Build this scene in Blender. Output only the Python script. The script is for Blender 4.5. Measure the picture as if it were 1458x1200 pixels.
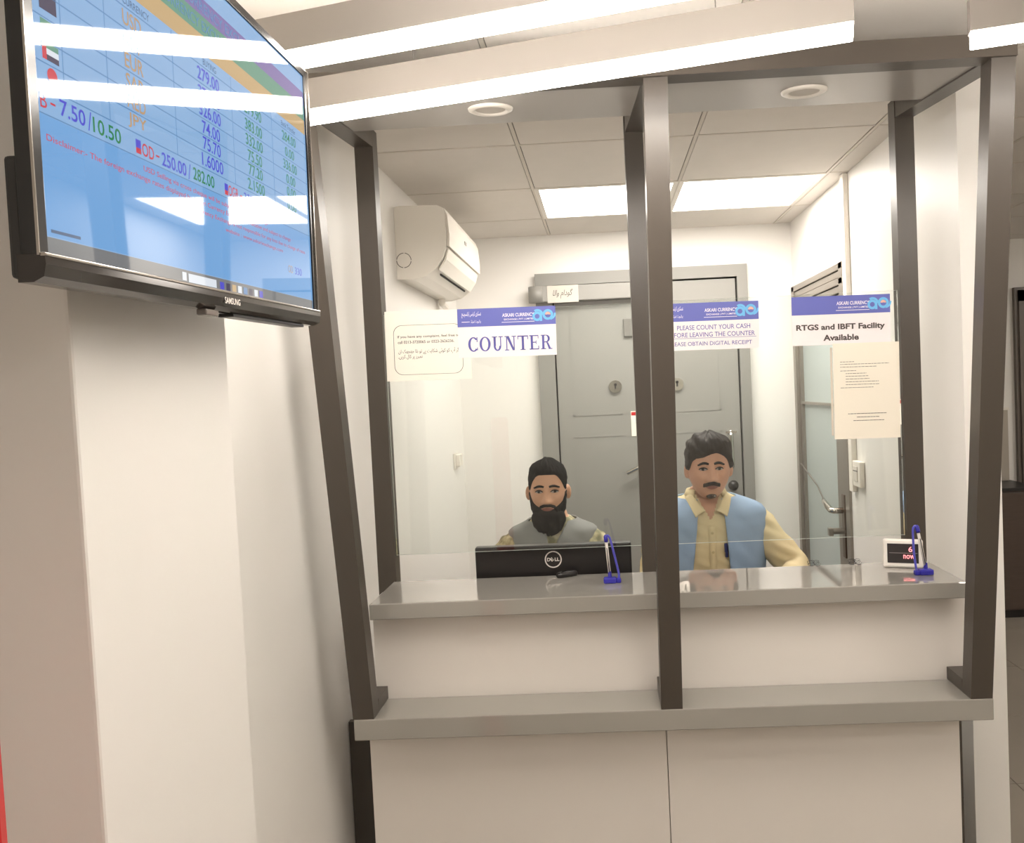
import bpy, bmesh, math, random, unicodedata
import numpy as np
from mathutils import Vector, Matrix
random.seed(7)
for o in list(bpy.data.objects): bpy.data.objects.remove(o)
scn = bpy.context.scene
COL = scn.collection
H0 = 1.52                                    # camera height above the floor

# ------------------------------------------------------------ camera, world, exposure
cam = bpy.data.cameras.new('camera'); cam.sensor_width = 36; cam.sensor_fit = 'HORIZONTAL'
cam.lens = 36 * 1161.6 / 1458
cam.shift_x = -(823.5 - 729) / 1458; cam.shift_y = -(600 - 597.9) / 1458
cam.clip_start = .02
co = bpy.data.objects.new('camera', cam); COL.objects.link(co)
rt = Vector((0.998504, 0.029475, -0.046049)); dn = Vector((-0.044848, -0.040172, -0.998186)); fw = Vector((-0.031271, 0.998758, -0.03879))
m = Matrix((rt, -dn, -fw)).transposed().to_4x4(); m.translation = (0, 0, H0)
co.matrix_world = m
scn.camera = co
w = bpy.data.worlds.new('world'); scn.world = w; w.use_nodes = True
w.node_tree.nodes['Background'].inputs[0].default_value = (.9, .86, .8, 1)
w.node_tree.nodes['Background'].inputs[1].default_value = .15
vs = scn.view_settings
vs.view_transform = 'Standard'; vs.look = 'None'; vs.gamma = 1; vs.use_curve_mapping = False
vs.exposure = 1.46
LED_POWER, PANEL_POWER = 14.5, 6.2

# ------------------------------------------------------------ materials
def srgb(c):
    return tuple(((v / 255) / 12.92 if v / 255 <= .04045 else ((v / 255 + .055) / 1.055) ** 2.4) for v in c) + (1,)
MATS = {}
def mat(name, rgb, rough=.5, var=.04, scale=6, bump=0, bscale=80, metal=0, spec=.5, emit=None, estr=0, coat=0, lin=None, stretch=None):
    if name in MATS: return MATS[name]
    mt = bpy.data.materials.new(name); mt.use_nodes = True
    nt = mt.node_tree; N = nt.nodes; L = nt.links; b = N['Principled BSDF']
    c = lin if lin else srgb(rgb)
    b.inputs['Roughness'].default_value = rough; b.inputs['Metallic'].default_value = metal
    b.inputs['Specular IOR Level'].default_value = spec
    if coat: b.inputs['Coat Weight'].default_value = coat; b.inputs['Coat Roughness'].default_value = .008
    tc = N.new('ShaderNodeTexCoord'); src = tc.outputs['Object']
    if stretch:
        mp = N.new('ShaderNodeMapping'); mp.inputs['Scale'].default_value = stretch
        L.new(src, mp.inputs[0]); src = mp.outputs[0]
    if var:
        nz = N.new('ShaderNodeTexNoise'); nz.inputs['Scale'].default_value = scale; nz.inputs['Detail'].default_value = 4
        L.new(src, nz.inputs['Vector'])
        mx = N.new('ShaderNodeMix'); mx.data_type = 'RGBA'
        mx.inputs['A'].default_value = tuple(x * (1 - var) for x in c[:3]) + (1,)
        mx.inputs['B'].default_value = tuple(min(1, x * (1 + var)) for x in c[:3]) + (1,)
        L.new(nz.outputs['Fac'], mx.inputs['Factor']); L.new(mx.outputs['Result'], b.inputs['Base Color'])
    else: b.inputs['Base Color'].default_value = c
    if bump:
        n2 = N.new('ShaderNodeTexNoise'); n2.inputs['Scale'].default_value = bscale; n2.inputs['Detail'].default_value = 3
        L.new(src, n2.inputs['Vector'])
        bp = N.new('ShaderNodeBump'); bp.inputs['Strength'].default_value = bump; bp.inputs['Distance'].default_value = .004
        L.new(n2.outputs['Fac'], bp.inputs['Height']); L.new(bp.outputs[0], b.inputs['Normal'])
    if emit is not None:
        b.inputs['Emission Color'].default_value = srgb(emit); b.inputs['Emission Strength'].default_value = estr
    MATS[name] = mt; return mt
def emis(name, rgb, s):
    mt = bpy.data.materials.new(name); mt.use_nodes = True; N = mt.node_tree.nodes
    b = N['Principled BSDF']; b.inputs['Base Color'].default_value = (.8, .8, .8, 1)
    b.inputs['Emission Color'].default_value = srgb(rgb); b.inputs['Emission Strength'].default_value = s
    MATS[name] = mt; return mt
def clear_glass(name, tint, refl=1.0):
    mt = bpy.data.materials.new(name); mt.use_nodes = True; nt = mt.node_tree; N = nt.nodes
    for n in list(N): N.remove(n)
    out = N.new('ShaderNodeOutputMaterial'); tr = N.new('ShaderNodeBsdfTransparent'); gl = N.new('ShaderNodeBsdfGlossy')
    tr.inputs[0].default_value = tint; gl.inputs['Roughness'].default_value = .01; gl.inputs['Color'].default_value = (refl, refl, refl, 1)
    fr = N.new('ShaderNodeFresnel'); fr.inputs['IOR'].default_value = 1.45; mx = N.new('ShaderNodeMixShader')
    nt.links.new(fr.outputs[0], mx.inputs[0]); nt.links.new(tr.outputs[0], mx.inputs[1]); nt.links.new(gl.outputs[0], mx.inputs[2])
    nt.links.new(mx.outputs[0], out.inputs[0]); MATS[name] = mt; return mt

M_wall = mat('wall_paint', (238, 235, 230), .42, .02, 2, .08, 25)
M_tile = mat('ceiling_tile', (226, 220, 213), .8, .03, 12, .1, 200)
M_grid = mat('ceiling_grid', (110, 104, 98), .7, .02)
M_tbar = mat('ceiling_tbar', (214, 206, 196), .5, .02)
M_floor = mat('floor_tile', (160, 152, 140), .3, .08, 4)
M_grout = mat('floor_grout', (85, 80, 74), .8, .05)
M_dark = mat('dark_frame', (72, 65, 58), .34, .05, 5, .05, 60)
M_soffit = mat('soffit_board', (158, 153, 147), .3, .03, 3)
M_grey = mat('counter_grey_laminate', (154, 150, 143), .012, .03, 5, coat=.7)
M_white = mat('white_laminate', (226, 220, 213), .22, .015, 3)
M_door = mat('grey_door_paint', (146, 144, 139), .35, .04, 3, .04, 30)
M_doorf = mat('grey_door_frame', (140, 138, 133), .4, .04, 3)
M_gap = mat('shadow_gap', (40, 37, 34), .8, 0)
M_alu = mat('door_aluminium', (150, 143, 134), .35, .05, 8, metal=.6)
M_frost = mat('frosted_glass', (172, 182, 180), .35, .03, 3)
M_chrome = mat('chrome', (205, 200, 192), .15, .03, metal=1)
M_ac = mat('ac_plastic', (232, 226, 216), .3, .01)
M_black = mat('black_plastic', (34, 31, 30), .35, .1, 10)
M_blackgl = mat('black_gloss', (22, 20, 20), .2, .1, 4)
M_paper = mat('paper', (246, 240, 228), .7, .02, 10)
M_signw = mat('sign_white', (240, 232, 232), .45, .01)
M_signb = mat('sign_blue', (98, 104, 182), .4, .03)
M_signbt = mat('sign_blue_text', (92, 90, 165), .5, .02)
M_ink = mat('black_ink', (60, 56, 54), .7, 0)
M_inkbold = mat('brown_ink', (84, 76, 74), .7, 0)
M_wtext = mat('white_print', (245, 240, 240), .6, 0)
M_sky = mat('logo_sky_blue', (110, 185, 232), .5, .03)
M_orange = mat('logo_peach', (226, 176, 160), .5, .03)
M_blue = mat('pen_blue_plastic', (52, 48, 160), .25, .05, 20)
M_bluel = mat('pen_cord_blue', (86, 84, 190), .3, .05, 20)
M_clear = clear_glass('pen_clear_plastic', (.85, .85, .84, 1))
M_dispw = mat('display_white', (240, 234, 226), .3, .01)
M_dispd = mat('display_dark', (52, 48, 48), .15, .05)
M_red = emis('red_led', (255, 40, 66), .7)
M_silver = mat('silver_bezel', (165, 158, 150), .18, .04, metal=.8)
M_logo = mat('logo_silver', (220, 214, 206), .3, .02)
M_wood = mat('dark_wood', (84, 70, 62), .4, .15, 12, stretch=(1, 1, 8))
M_brownf = mat('hall_door_frame', (112, 104, 96), .4, .05)
M_board = mat('hall_board', (176, 168, 156), .5, .04)
M_redobj = mat('red_plastic', (196, 26, 30), .35, .05)
M_glass = clear_glass('counter_glass', (.955, .972, .962, 1))
M_edge = mat('glass_edge', (226, 232, 226), .3, .02, emit=None)
M_led = emis('led_diffuser', (255, 247, 237), LED_POWER)
M_panel = emis('ceiling_light_panel', (255, 248, 239), PANEL_POWER)
M_switch = mat('switch_plastic', (238, 232, 222), .35, .01)
M_desk = mat('desk_laminate', (150, 142, 130), .4, .05)
M_fabric = mat('chair_fabric', (38, 38, 42), .9, .1, 60)

# ------------------------------------------------------------ mesh helpers
def obj(name, me, mt=None, parent=None):
    if isinstance(me, bmesh.types.BMesh):
        bm = me; me = bpy.data.meshes.new(name); bm.normal_update(); bm.to_mesh(me); bm.free()
    o = bpy.data.objects.new(name, me); COL.objects.link(o)
    if mt is not None:
        if len(me.materials) == 0: me.materials.append(mt)
    if parent is not None: o.parent = parent
    return o
def tag(o, label, cat, group=None):
    o['label'] = label; o['category'] = cat
    if group: o['group'] = group
    return o
def thing(name, label, cat, loc=(0, 0, 0), group=None):
    o = bpy.data.objects.new(name, None); o.empty_display_size = .05; COL.objects.link(o); o.location = loc
    return tag(o, label, cat, group)
def struct(o):
    o['kind'] = 'structure'; return o
def sroot(name, loc=(0, 0, 0)):
    o = bpy.data.objects.new(name, None); o.empty_display_size = .05; COL.objects.link(o); o.location = loc
    return struct(o)
def keep(o, root):
    """parent o to root without moving it (o was built in world coordinates)"""
    o.parent = root; o.matrix_parent_inverse = Matrix.Translation(root.location).inverted() @ Matrix.Identity(4) if root.rotation_euler == root.rotation_euler else Matrix()
    return o
def box(bm, x0, x1, y0, y1, z0, z1, bev=0):
    vs_ = [bm.verts.new(p) for p in ((x0, y0, z0), (x1, y0, z0), (x1, y1, z0), (x0, y1, z0), (x0, y0, z1), (x1, y0, z1), (x1, y1, z1), (x0, y1, z1))]
    fs = [bm.faces.new([vs_[i] for i in f]) for f in ((3, 2, 1, 0), (4, 5, 6, 7), (0, 1, 5, 4), (1, 2, 6, 5), (2, 3, 7, 6), (3, 0, 4, 7))]
    if bev:
        es = set(e for f in fs for e in f.edges)
        bmesh.ops.bevel(bm, geom=list(es), offset=bev, segments=2, profile=.5, affect='EDGES')
    return bm
def B(x0, x1, y0, y1, z0, z1, bev=0): return box(bmesh.new(), x0, x1, y0, y1, z0, z1, bev)
def hexa(bm, p8):
    v = [bm.verts.new(p) for p in p8]
    for f in ((3, 2, 1, 0), (4, 5, 6, 7), (0, 1, 5, 4), (1, 2, 6, 5), (2, 3, 7, 6), (3, 0, 4, 7)): bm.faces.new([v[i] for i in f])
    return bm
def beam(bm, a, b, wx, h):
    """bar from a to b (centres of the near-bottom edge) : width wx in X, h perpendicular in the YZ plane"""
    a = Vector(a); b = Vector(b); d = (b - a).normalized(); up = Vector((1, 0, 0)).cross(d).normalized()
    if up.z < 0 and abs(up.z) > abs(up.y): up = -up
    X = Vector((wx / 2, 0, 0)); U = up * h
    return hexa(bm, (a - X, a + X, b + X, b - X, a - X + U, a + X + U, b + X + U, b - X + U))
def cyl(bm, c, r, h, axis='Z', seg=24, r2=None):
    rot = {'Z': Matrix(), 'Y': Matrix.Rotation(-math.pi / 2, 4, 'X'), 'X': Matrix.Rotation(math.pi / 2, 4, 'Y')}[axis]
    bmesh.ops.create_cone(bm, cap_ends=True, segments=seg, radius1=r, radius2=r if r2 is None else r2, depth=h, matrix=Matrix.Translation(c) @ rot)
    return bm
def tube(bm, pts, rad, seg=10, cap=True):
    pts = [Vector(p) for p in pts]; n = len(pts)
    if not hasattr(rad, '__len__'): rad = [rad] * n
    rings = []; ref = None
    for i, p in enumerate(pts):
        d = (pts[min(i + 1, n - 1)] - pts[max(i - 1, 0)]).normalized()
        if ref is None:
            ref = Vector((0, 0, 1)) if abs(d.z) < .9 else Vector((1, 0, 0))
        u = (ref - d * ref.dot(d)).normalized(); v = d.cross(u); ref = u
        rings.append([bm.verts.new(p + (u * math.cos(t) + v * math.sin(t)) * rad[i]) for t in (2 * math.pi * k / seg for k in range(seg))])
    for a, b in zip(rings, rings[1:]):
        for k in range(seg): bm.faces.new((a[k], a[(k + 1) % seg], b[(k + 1) % seg], b[k]))
    if cap:
        bm.faces.new(rings[0][::-1]); bm.faces.new(rings[-1])
    return bm
def loft(bm, rings, seg=40, p=2.3):
    """rings of (x, y, z, a, b)"""
    R_ = []
    for (x, y, z, a, b) in rings:
        r = []
        for k in range(seg):
            t = 2 * math.pi * k / seg; c, s = math.cos(t), math.sin(t)
            r.append(bm.verts.new((x + a * math.copysign(abs(c) ** (2 / p), c), y + b * math.copysign(abs(s) ** (2 / p), s), z)))
        R_.append(r)
    for a, b in zip(R_, R_[1:]):
        for k in range(seg): bm.faces.new((a[k], a[(k + 1) % seg], b[(k + 1) % seg], b[k]))
    bm.faces.new(R_[0][::-1]); bm.faces.new(R_[-1])
    return bm
def smooth(o, ang=None):
    for p in o.data.polygons: p.use_smooth = True
    return o
def remeshed(bm, voxel, sm=2):
    me = bpy.data.meshes.new('tmp'); bm.to_mesh(me); bm.free()
    o = bpy.data.objects.new('tmp', me); COL.objects.link(o)
    md = o.modifiers.new('r', 'REMESH'); md.mode = 'VOXEL'; md.voxel_size = voxel; md.use_smooth_shade = True
    dg = bpy.context.evaluated_depsgraph_get(); dg.update()
    m2 = bpy.data.meshes.new_from_object(o.evaluated_get(dg))
    bpy.data.objects.remove(o); bpy.data.meshes.remove(me)
    b2 = bmesh.new(); b2.from_mesh(m2); bpy.data.meshes.remove(m2)
    for i in range(sm): bmesh.ops.smooth_vert(b2, verts=b2.verts, factor=.5, use_axis_x=True, use_axis_y=True, use_axis_z=True)
    return b2
# Arabic script: letters to their joined presentation forms, in visual order
def shape_ar(s):
    def nm(c):
        try: return unicodedata.name(c)
        except ValueError: return ''
    def form(c, f):
        try: return unicodedata.lookup(nm(c) + ' ' + f + ' FORM')
        except KeyError: return None
    out = []
    for i, c in enumerate(s):
        if 'ARABIC LETTER' not in nm(c): out.append(c); continue
        pv = s[i - 1] if i else ' '; nx = s[i + 1] if i + 1 < len(s) else ' '
        jp = 'ARABIC LETTER' in nm(pv) and form(pv, 'INITIAL') is not None
        jn = 'ARABIC LETTER' in nm(nx) and form(nx, 'FINAL') is not None and form(c, 'INITIAL') is not None
        f = 'MEDIAL' if jp and jn else 'FINAL' if jp else 'INITIAL' if jn else 'ISOLATED'
        out.append(form(c, f) or c)
    return ''.join(out[::-1])
def text_mesh(body, width, height, shear=0, bold=0, spacing=1.0):
    """flat lettering in the XY plane, centred, scaled to width x height (height None keeps the proportion)"""
    cu = bpy.data.curves.new('t', 'FONT'); cu.body = body; cu.align_x = 'CENTER'; cu.offset = bold; cu.shear = shear; cu.space_character = spacing
    cu.resolution_u = 3; cu.space_line = .9
    o = bpy.data.objects.new('t', cu); COL.objects.link(o)
    dg = bpy.context.evaluated_depsgraph_get(); dg.update()
    me = bpy.data.meshes.new_from_object(o.evaluated_get(dg)); bpy.data.objects.remove(o); bpy.data.curves.remove(cu)
    n = len(me.vertices)
    if n == 0: return me
    a = np.empty(n * 3); me.vertices.foreach_get('co', a); a = a.reshape(-1, 3)
    lo, hi = a.min(0), a.max(0); c = (lo + hi) / 2; sz = hi - lo
    sx = width / max(sz[0], 1e-6) if width else height / sz[1]; sy = (height / max(sz[1], 1e-6)) if height else sx
    a = (a - c) * [sx, sy, 0]
    me.vertices.foreach_set('co', a.ravel()); me.update(); me.materials.clear()
    return me
ROT_FRONT = Matrix.Rotation(math.pi / 2, 4, 'X')           # XY lettering turned to face -Y
def lettering(name, body, x, y, z, width, height, mt, parent, **k):
    me = text_mesh(body, width, height, **k); me.transform(Matrix.Translation((x, y, z)) @ ROT_FRONT)
    return obj(name, me, mt, parent)

# ============================================================ THE SETTING
XL, XR, YB, ZC = -.768, 1.036, 4.405, H0 + .827
YFAR, XFAR, YFRONT = 5.35, 4.2, -2.4
# ---- floor
fl = struct(obj('floor', B(XL - .1, XFAR + .1, YFRONT - .1, YFAR + .1, -.12, -.006), M_grout))
tm = bpy.data.meshes.new('floor_tile'); b_ = B(.0015, .5985, .0015, .5985, -.012, 0, .001); b_.to_mesh(tm); b_.free(); tm.materials.append(M_floor)
for i in range(9):
    for j in range(13):
        o = bpy.data.objects.new('floor_tile', tm); COL.objects.link(o); o.location = (-.95 + .6 * i, -2.42 + .6 * j, 0); o.parent = fl
# ---- ceiling: backing, tile pieces; two tiles are replaced by light panels
ce = struct(obj('ceiling', B(XL - .1, XFAR + .1, YFRONT - .1, YFAR + .1, ZC + .004, ZC + .1), M_grid))
tm = bpy.data.meshes.new('ceiling_tile'); b_ = B(.0085, .5915, .0085, .5915, 0, .012, .001); b_.to_mesh(tm); b_.free(); tm.materials.append(M_tile)
for i in range(10): obj('grid_bar', B(-.849 + .6 * i - .006, -.849 + .6 * i + .006, YFRONT, YFAR, ZC - .001, ZC + .006), M_tbar, ce)
for j in range(-9, 6): obj('grid_bar', B(XL, XFAR, 2.78 + .6 * j - .006, 2.78 + .6 * j + .006, ZC - .0008, ZC + .0058), M_tbar, ce)
panels = [(-.249, 3.38), (.351, 3.38), (3.351, 3.38), (2.751, -.22), (.951, -1.42)]  # the last three are out of view, added to brighten hall and waiting area
for i in range(9):
    for j in range(-9, 5):
        x, y = -.849 + .6 * i, 2.78 + .6 * j
        if any(abs(x - px) < .05 and abs(y - py) < .05 for px, py in panels): continue
        o = bpy.data.objects.new('ceiling_tile', tm); COL.objects.link(o); o.location = (x, y, ZC); o.parent = ce
plabs = ['bright square ceiling light panel, the one nearer the wall air conditioner', 'bright square ceiling light panel, the one nearer the frosted glass door',
         'unseen square ceiling light panel added to brighten the hallway by the dark door', 'unseen square ceiling light panel added as fill light at the entrance end of the hallway',
         'unseen square ceiling light panel added as fill light over the waiting area']
for (x, y), lb in zip(panels, plabs):
    t = thing('ceiling_light', lb, 'light', (x + .3, y + .3, ZC), 'square ceiling light panels')
    f = bmesh.new()
    for a in ((-.297, .297, -.297, -.277), (-.297, .297, .277, .297), (-.297, -.277, -.277, .277), (.277, .297, -.277, .277)): box(f, a[0], a[1], a[2], a[3], -.002, .012)
    obj('light_frame', f, M_ac, t)
    obj('diffuser', B(-.277, .277, -.277, .277, 0, .01), M_panel, t)
# ---- walls
struct(obj('wall_left', B(XL - .1, XL, YFRONT, YB + .1, 0, ZC + .004), M_wall))
struct(obj('wall_pillar', B(XL - .001, -.60, .911, 1.298, 0, ZC + .004, .004), M_wall))
struct(obj('wall_back', B(XL, XR, YB, YB + .1, 0, ZC + .004), M_wall))
DZ = H0 + .483
wr = bmesh.new()
box(wr, XR, XR + .1, 2.376, 3.478, 0, ZC + .004); box(wr, XR, XR + .1, 3.478, 4.39, DZ, ZC + .004); box(wr, XR, XR + .1, 4.39, YFAR, 0, ZC + .004)
struct(obj('wall_right', wr, M_wall))
struct(obj('wall_far', B(XR + .1, XFAR, YFAR, YFAR + .1, 0, ZC + .004), M_wall))
struct(obj('wall_hall', B(XFAR, XFAR + .1, YFRONT, YFAR + .1, 0, ZC + .004), M_wall))
struct(obj('wall_front', B(XL, XFAR, YFRONT - .1, YFRONT, 0, ZC + .004), M_wall))

# ---- grey double door in the back wall
d1 = sroot('door_1', (.225, YB, 0))
def dp(name, bm, mt, parent=None, root=d1):
    o = obj(name, bm, mt); o.data.transform(Matrix.Translation(-root.location)); o.parent = parent or root; return o
f = bmesh.new(); fy0, fy1 = YB - .045, YB
box(f, -.335, -.247, fy0, fy1, 0, H0 + .617); box(f, .735, .79, fy0, fy1, 0, H0 + .617); box(f, -.247, .735, fy0, fy1, H0 + .553, H0 + .617)
dp('door_frame', f, M_doorf)
dp('shadow_gap', B(-.247, .735, YB - .006, YB - .001, 0, H0 + .553), M_gap)
def leaf(x0, x1):
    l = dp('door_leaf', B(x0, x1, YB - .032, YB - .008, .01, H0 + .545, .002), M_door)
    return l
lf1 = leaf(-.240, .232); lf2 = leaf(.238, .727)
for l, (x0, x1) in ((lf1, (-.16, .10)), (lf2, (.37, .627))):
    for z0, z1 in ((H0 - .15, H0 + .43), (.12, H0 - .26)):
        r = bmesh.new()
        for a in ((x0, x1, z0, z0 + .006), (x0, x1, z1 - .006, z1), (x0, x0 + .006, z0, z1), (x1 - .006, x1, z0, z1)): box(r, a[0], a[1], YB - .0345, YB - .030, a[2], a[3])
        dp('door_molding', r, M_door, l)
def rosette(x, z, l):
    b = cyl(bmesh.new(), (x, YB - .038, z), .034, .014, 'Y', 28); o = dp('lock', b, M_chrome, l)
    k = bmesh.new(); box(k, x - .004, x + .004, YB - .047, YB - .044, z - .012, z + .012); cyl(k, (x, YB - .0455, z + .01), .008, .004, 'Y', 12); dp('keyhole', k, M_black, l)
rosette(.069, H0, lf1); rosette(.398, H0 - .002, lf2)
lv = bmesh.new(); tube(lv, [(.20, YB - .03, H0 - .425), (.20, YB - .075, H0 - .425), (.19, YB - .08, H0 - .428), (.11, YB - .08, H0 - .463)], .011, 10); dp('lever_handle', lv, M_chrome, lf1)
dp('keypad', B(.126, .178, YB - .05, YB - .03, H0 + .262, H0 + .358, .004), mat('keypad_grey', (120, 117, 112), .4), lf1)
tg = dp('door_tag', B(.145, .20, YB - .036, YB - .0322, H0 - .27, H0 - .135, .001), M_paper, lf1)
dp('tag_stripe', B(.148, .197, YB - .0368, YB - .0355, H0 - .158, H0 - .140), M_redobj, lf1)
hd = bmesh.new(); tube(hd, [(.668, YB - .03, H0 - .27), (.668, YB - .075, H0 - .27), (.668, YB - .08, H0 - .28), (.668, YB - .08, H0 - .44), (.668, YB - .075, H0 - .45), (.668, YB - .03, H0 - .45)], .012, 10); box(hd, .64, .696, YB - .085, YB - .072, H0 - .274, H0 - .262)
dp('pull_handle', hd, M_chrome, lf2)
kb = bmesh.new(); bmesh.ops.create_uvsphere(kb, u_segments=16, v_segments=10, radius=.028, matrix=Matrix.Translation((.672, YB - .065, H0 - .553))); cyl(kb, (.672, YB - .04, H0 - .553), .02, .03, 'Y', 16)
smooth(dp('door_knob', kb, M_black, lf2))
# door closer box and the hand-written note on it
tc_ = thing('door_closer', 'grey box-shaped door closer along the top of the grey double door', 'door closer', (-.1, YB - .05, H0 + .505))
o = obj('closer_body', B(-.245, .33, -.04, .0175, -.043, .04, .006), M_door, tc_)
smooth(obj('end_cap', cyl(bmesh.new(), (-.228, -.016, -.001), .042, .083, 'Z', 24), M_doorf, tc_))
nt_ = thing('paper_note', 'white paper note with handwriting taped on the door closer', 'note', (-.186, YB - .0925, H0 + .501))
obj('sheet', B(-.082, .082, 0, .0015, -.046, .044), mat('note_paper', (196, 190, 180), .7, .03), nt_)
me = text_mesh(shape_ar('گودام والا'), .105, .05, shear=.3); me.transform(Matrix.Translation((0, -.001, 0)) @ ROT_FRONT); obj('handwriting', me, M_ink, nt_)

# ---- frosted glass door in the right wall
d2 = sroot('door_2', (XR, 3.93, 0))
def d2p(name, bm, mt, parent=None): return dp(name, bm, mt, parent, d2)
f = bmesh.new()
box(f, XR - .012, XR + .1, 4.345, 4.392, 0, DZ + .0); box(f, XR - .012, XR + .1, 3.478, 3.53, 0, DZ); 
d2p('door_jamb', f, M_alu)
for k in range(4):
    d2p('head_rail', B(XR - .012 + .006 * (k % 2), XR + .09, 3.478, 4.392, DZ - .032 * (k + 1) + .003, DZ - .032 * k, .003), M_alu)
zt = DZ - .13
dl_ = d2p('door_leaf', bmesh.new(), M_alu)
b_ = bmesh.new(); x0, x1 = XR + .005, XR + .045
box(b_, x0, x1, 4.31, 4.343, .01, zt); box(b_, x0, x1, 3.532, 3.70, .01, zt); box(b_, x0, x1, 3.70, 4.31, zt - .06, zt); box(b_, x0, x1, 3.70, 4.31, .01, .12)
box(b_, x0 - .002, x1, 3.70, 4.31, H0 - .135, H0 - .122); b_.transform(Matrix.Translation(-d2.location)); b_.to_mesh(dl_.data); b_.free(); dl_.data.materials.append(M_alu) if not dl_.data.materials else None
d2p('glass_pane', B(x0 + .015, x0 + .025, 3.70, 4.31, H0 - .122, zt - .06), M_frost)
d2p('glass_pane', B(x0 + .015, x0 + .025, 3.70, 4.31, .12, H0 - .135), M_frost)
d2p('handle_plate', B(x0 - .008, x0, 3.585, 3.625, H0 - .80, H0 - .52, .002), mat('bronze_plate', (110, 92, 80), .3, .05, metal=.7), dl_)
lv = bmesh.new(); tube(lv, [(x0 - .005, 3.605, H0 - .59), (x0 - .05, 3.605, H0 - .59), (x0 - .058, 3.615, H0 - .588), (x0 - .06, 3.66, H0 - .578), (x0 - .056, 3.73, H0 - .565), (x0 - .05, 3.76, H0 - .56)], [.013, .013, .014, .014, .011, .008], 10)
smooth(d2p('lever_handle', lv, M_chrome, dl_))
lv = bmesh.new(); cyl(lv, (x0 - .03, 3.605, H0 - .68), .014, .06, 'X', 14); box(lv, x0 - .075, x0 - .055, 3.59, 3.62, H0 - .70, H0 - .665, .003); d2p('thumb_turn', lv, M_alu, dl_)
# a cord tied from the handle to the far jamb
cd = bmesh.new(); tube(cd, [(x0 - .05, 3.76, H0 - .56), (x0 - .04, 3.9, H0 - .515), (x0 - .03, 4.1, H0 - .48), (x0 - .012, 4.33, H0 - .45)], .0035, 6)
tag(obj('tie_cord', cd, mat('cord_grey', (110, 104, 96), .6)), 'thin grey cord tied from the lever handle across the frosted glass door', 'cord')
# hall door and its frame
d3 = sroot('door_3', (3.1, YFAR, 0))
f = bmesh.new(); zt3 = H0 + .515
box(f, 2.655, 2.77, YFAR - .03, YFAR, 0, zt3); box(f, 3.45, 3.565, YFAR - .03, YFAR, 0, zt3); box(f, 2.77, 3.45, YFAR - .03, YFAR, zt3 - .115, zt3)
box(f, 2.675, 2.745, YFAR - .045, YFAR - .03, 0, zt3 - .02); box(f, 2.675, 3.55, YFAR - .045, YFAR - .03, zt3 - .09, zt3 - .02)
dp('door_frame', f, M_brownf, None, d3); dp('door_leaf', B(2.77, 3.45, YFAR - .02, YFAR - .002, .005, zt3 - .115), M_wood, None, d3)
hk = cyl(bmesh.new(), (2.84, YFAR - .05, 1.0), .025, .05, 'Y', 16); dp('door_knob', hk, M_chrome, None, d3)

# ============================================================ COUNTER
YBK = 2.38                                    # front face of the rear posts
zU, zL = H0 - .547, H0 - .82
ct = tag(obj('countertop_slab', B(-.645, .921, 2.125, YBK + .002, zU - .043, zU, .003), M_grey), 'glossy grey upper counter slab under the glass panes', 'counter top')
sh = tag(obj('counter_shelf', B(-.674, .94, 2.035, 2.177, zL - .055, zL, .003), M_grey), 'grey lower counter shelf that the leaning front posts stand on', 'shelf')
cb = thing('service_counter', 'white laminate counter base with two front panels below the grey shelves', 'counter', (.12, 2.2, 0))
def cbp(name, bm, mt):
    o = obj(name, bm, mt); o.data.transform(Matrix.Translation(-cb.location)); o.parent = cb; return o
cbp('upper_panel', B(-.652, .936, 2.179, 2.20, zL - .05, zU - .044), M_white)
cbp('carcass', B(-.648, .878, 2.142, 2.375, .0, zL - .056), M_white)
cbp('upper_carcass', B(-.648, .90, 2.201, 2.375, zL - .055, zU - .045), M_white)
cbp('front_panel', B(-.661, .1265, 2.12, 2.14, .08, zL - .0565, .001), M_white)
cbp('front_panel', B(.1285, .889, 2.12, 2.14, .08, zL - .0565, .001), M_white)
cbp('gap_shade', B(-.766, -.664, 2.27, 2.29, 0, zL - .10), M_dark); cbp('gap_shade', B(.892, .958, 2.27, 2.29, 0, zL - .06), M_dark)  # dark sheets that put the shade of the side gaps into colour
cbp('plinth', B(-.65, .88, 2.13, 2.14, .0, .079), M_dark)

# ---- dark metal frame
fr = thing('metal_canopy', 'dark metal canopy frame with leaning front posts around the glass counter', 'frame', (.13, 2.2, zL))
def frp(name, bm, mt=M_dark, parent=None):
    o = obj(name, bm, mt); o.data.transform(Matrix.Translation(-fr.location)); o.parent = parent or fr; return o
zT = H0 + .683                                # underside of the front beam
YT = 1.849
PW = .054
front_x = [(-.648, -.665), (.139, .149), (.911, .913)]    # foot x, head x
back_x = [-.663, .122, .892]
for (xb, xt) in front_x:
    b_ = bmesh.new(); h = PW / 2; dY = .05
    yb, yt, z0, z1 = 2.0365, YT - .006, zL, zT + .0
    hexa(b_, ((xb - h, yb, z0), (xb + h, yb, z0), (xb + h, yb + dY, z0), (xb - h, yb + dY, z0), (xt - h, yt, z1 + .045), (xt + h, yt, z1 + .045), (xt + h, yt + dY, z1 + .05), (xt - h, yt + dY, z1 + .05)))
    frp('front_post', b_)
    frp('foot_bar', B(xb - h, xb + h, yb + dY - .002, 2.1785, zL, zL + .034, .001))
zB = H0 + .733
for x in back_x:
    frp('rear_post', B(x - PW / 2, x + PW / 2, YBK + .003, YBK + .053, 0.0, zB + .05))
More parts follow.
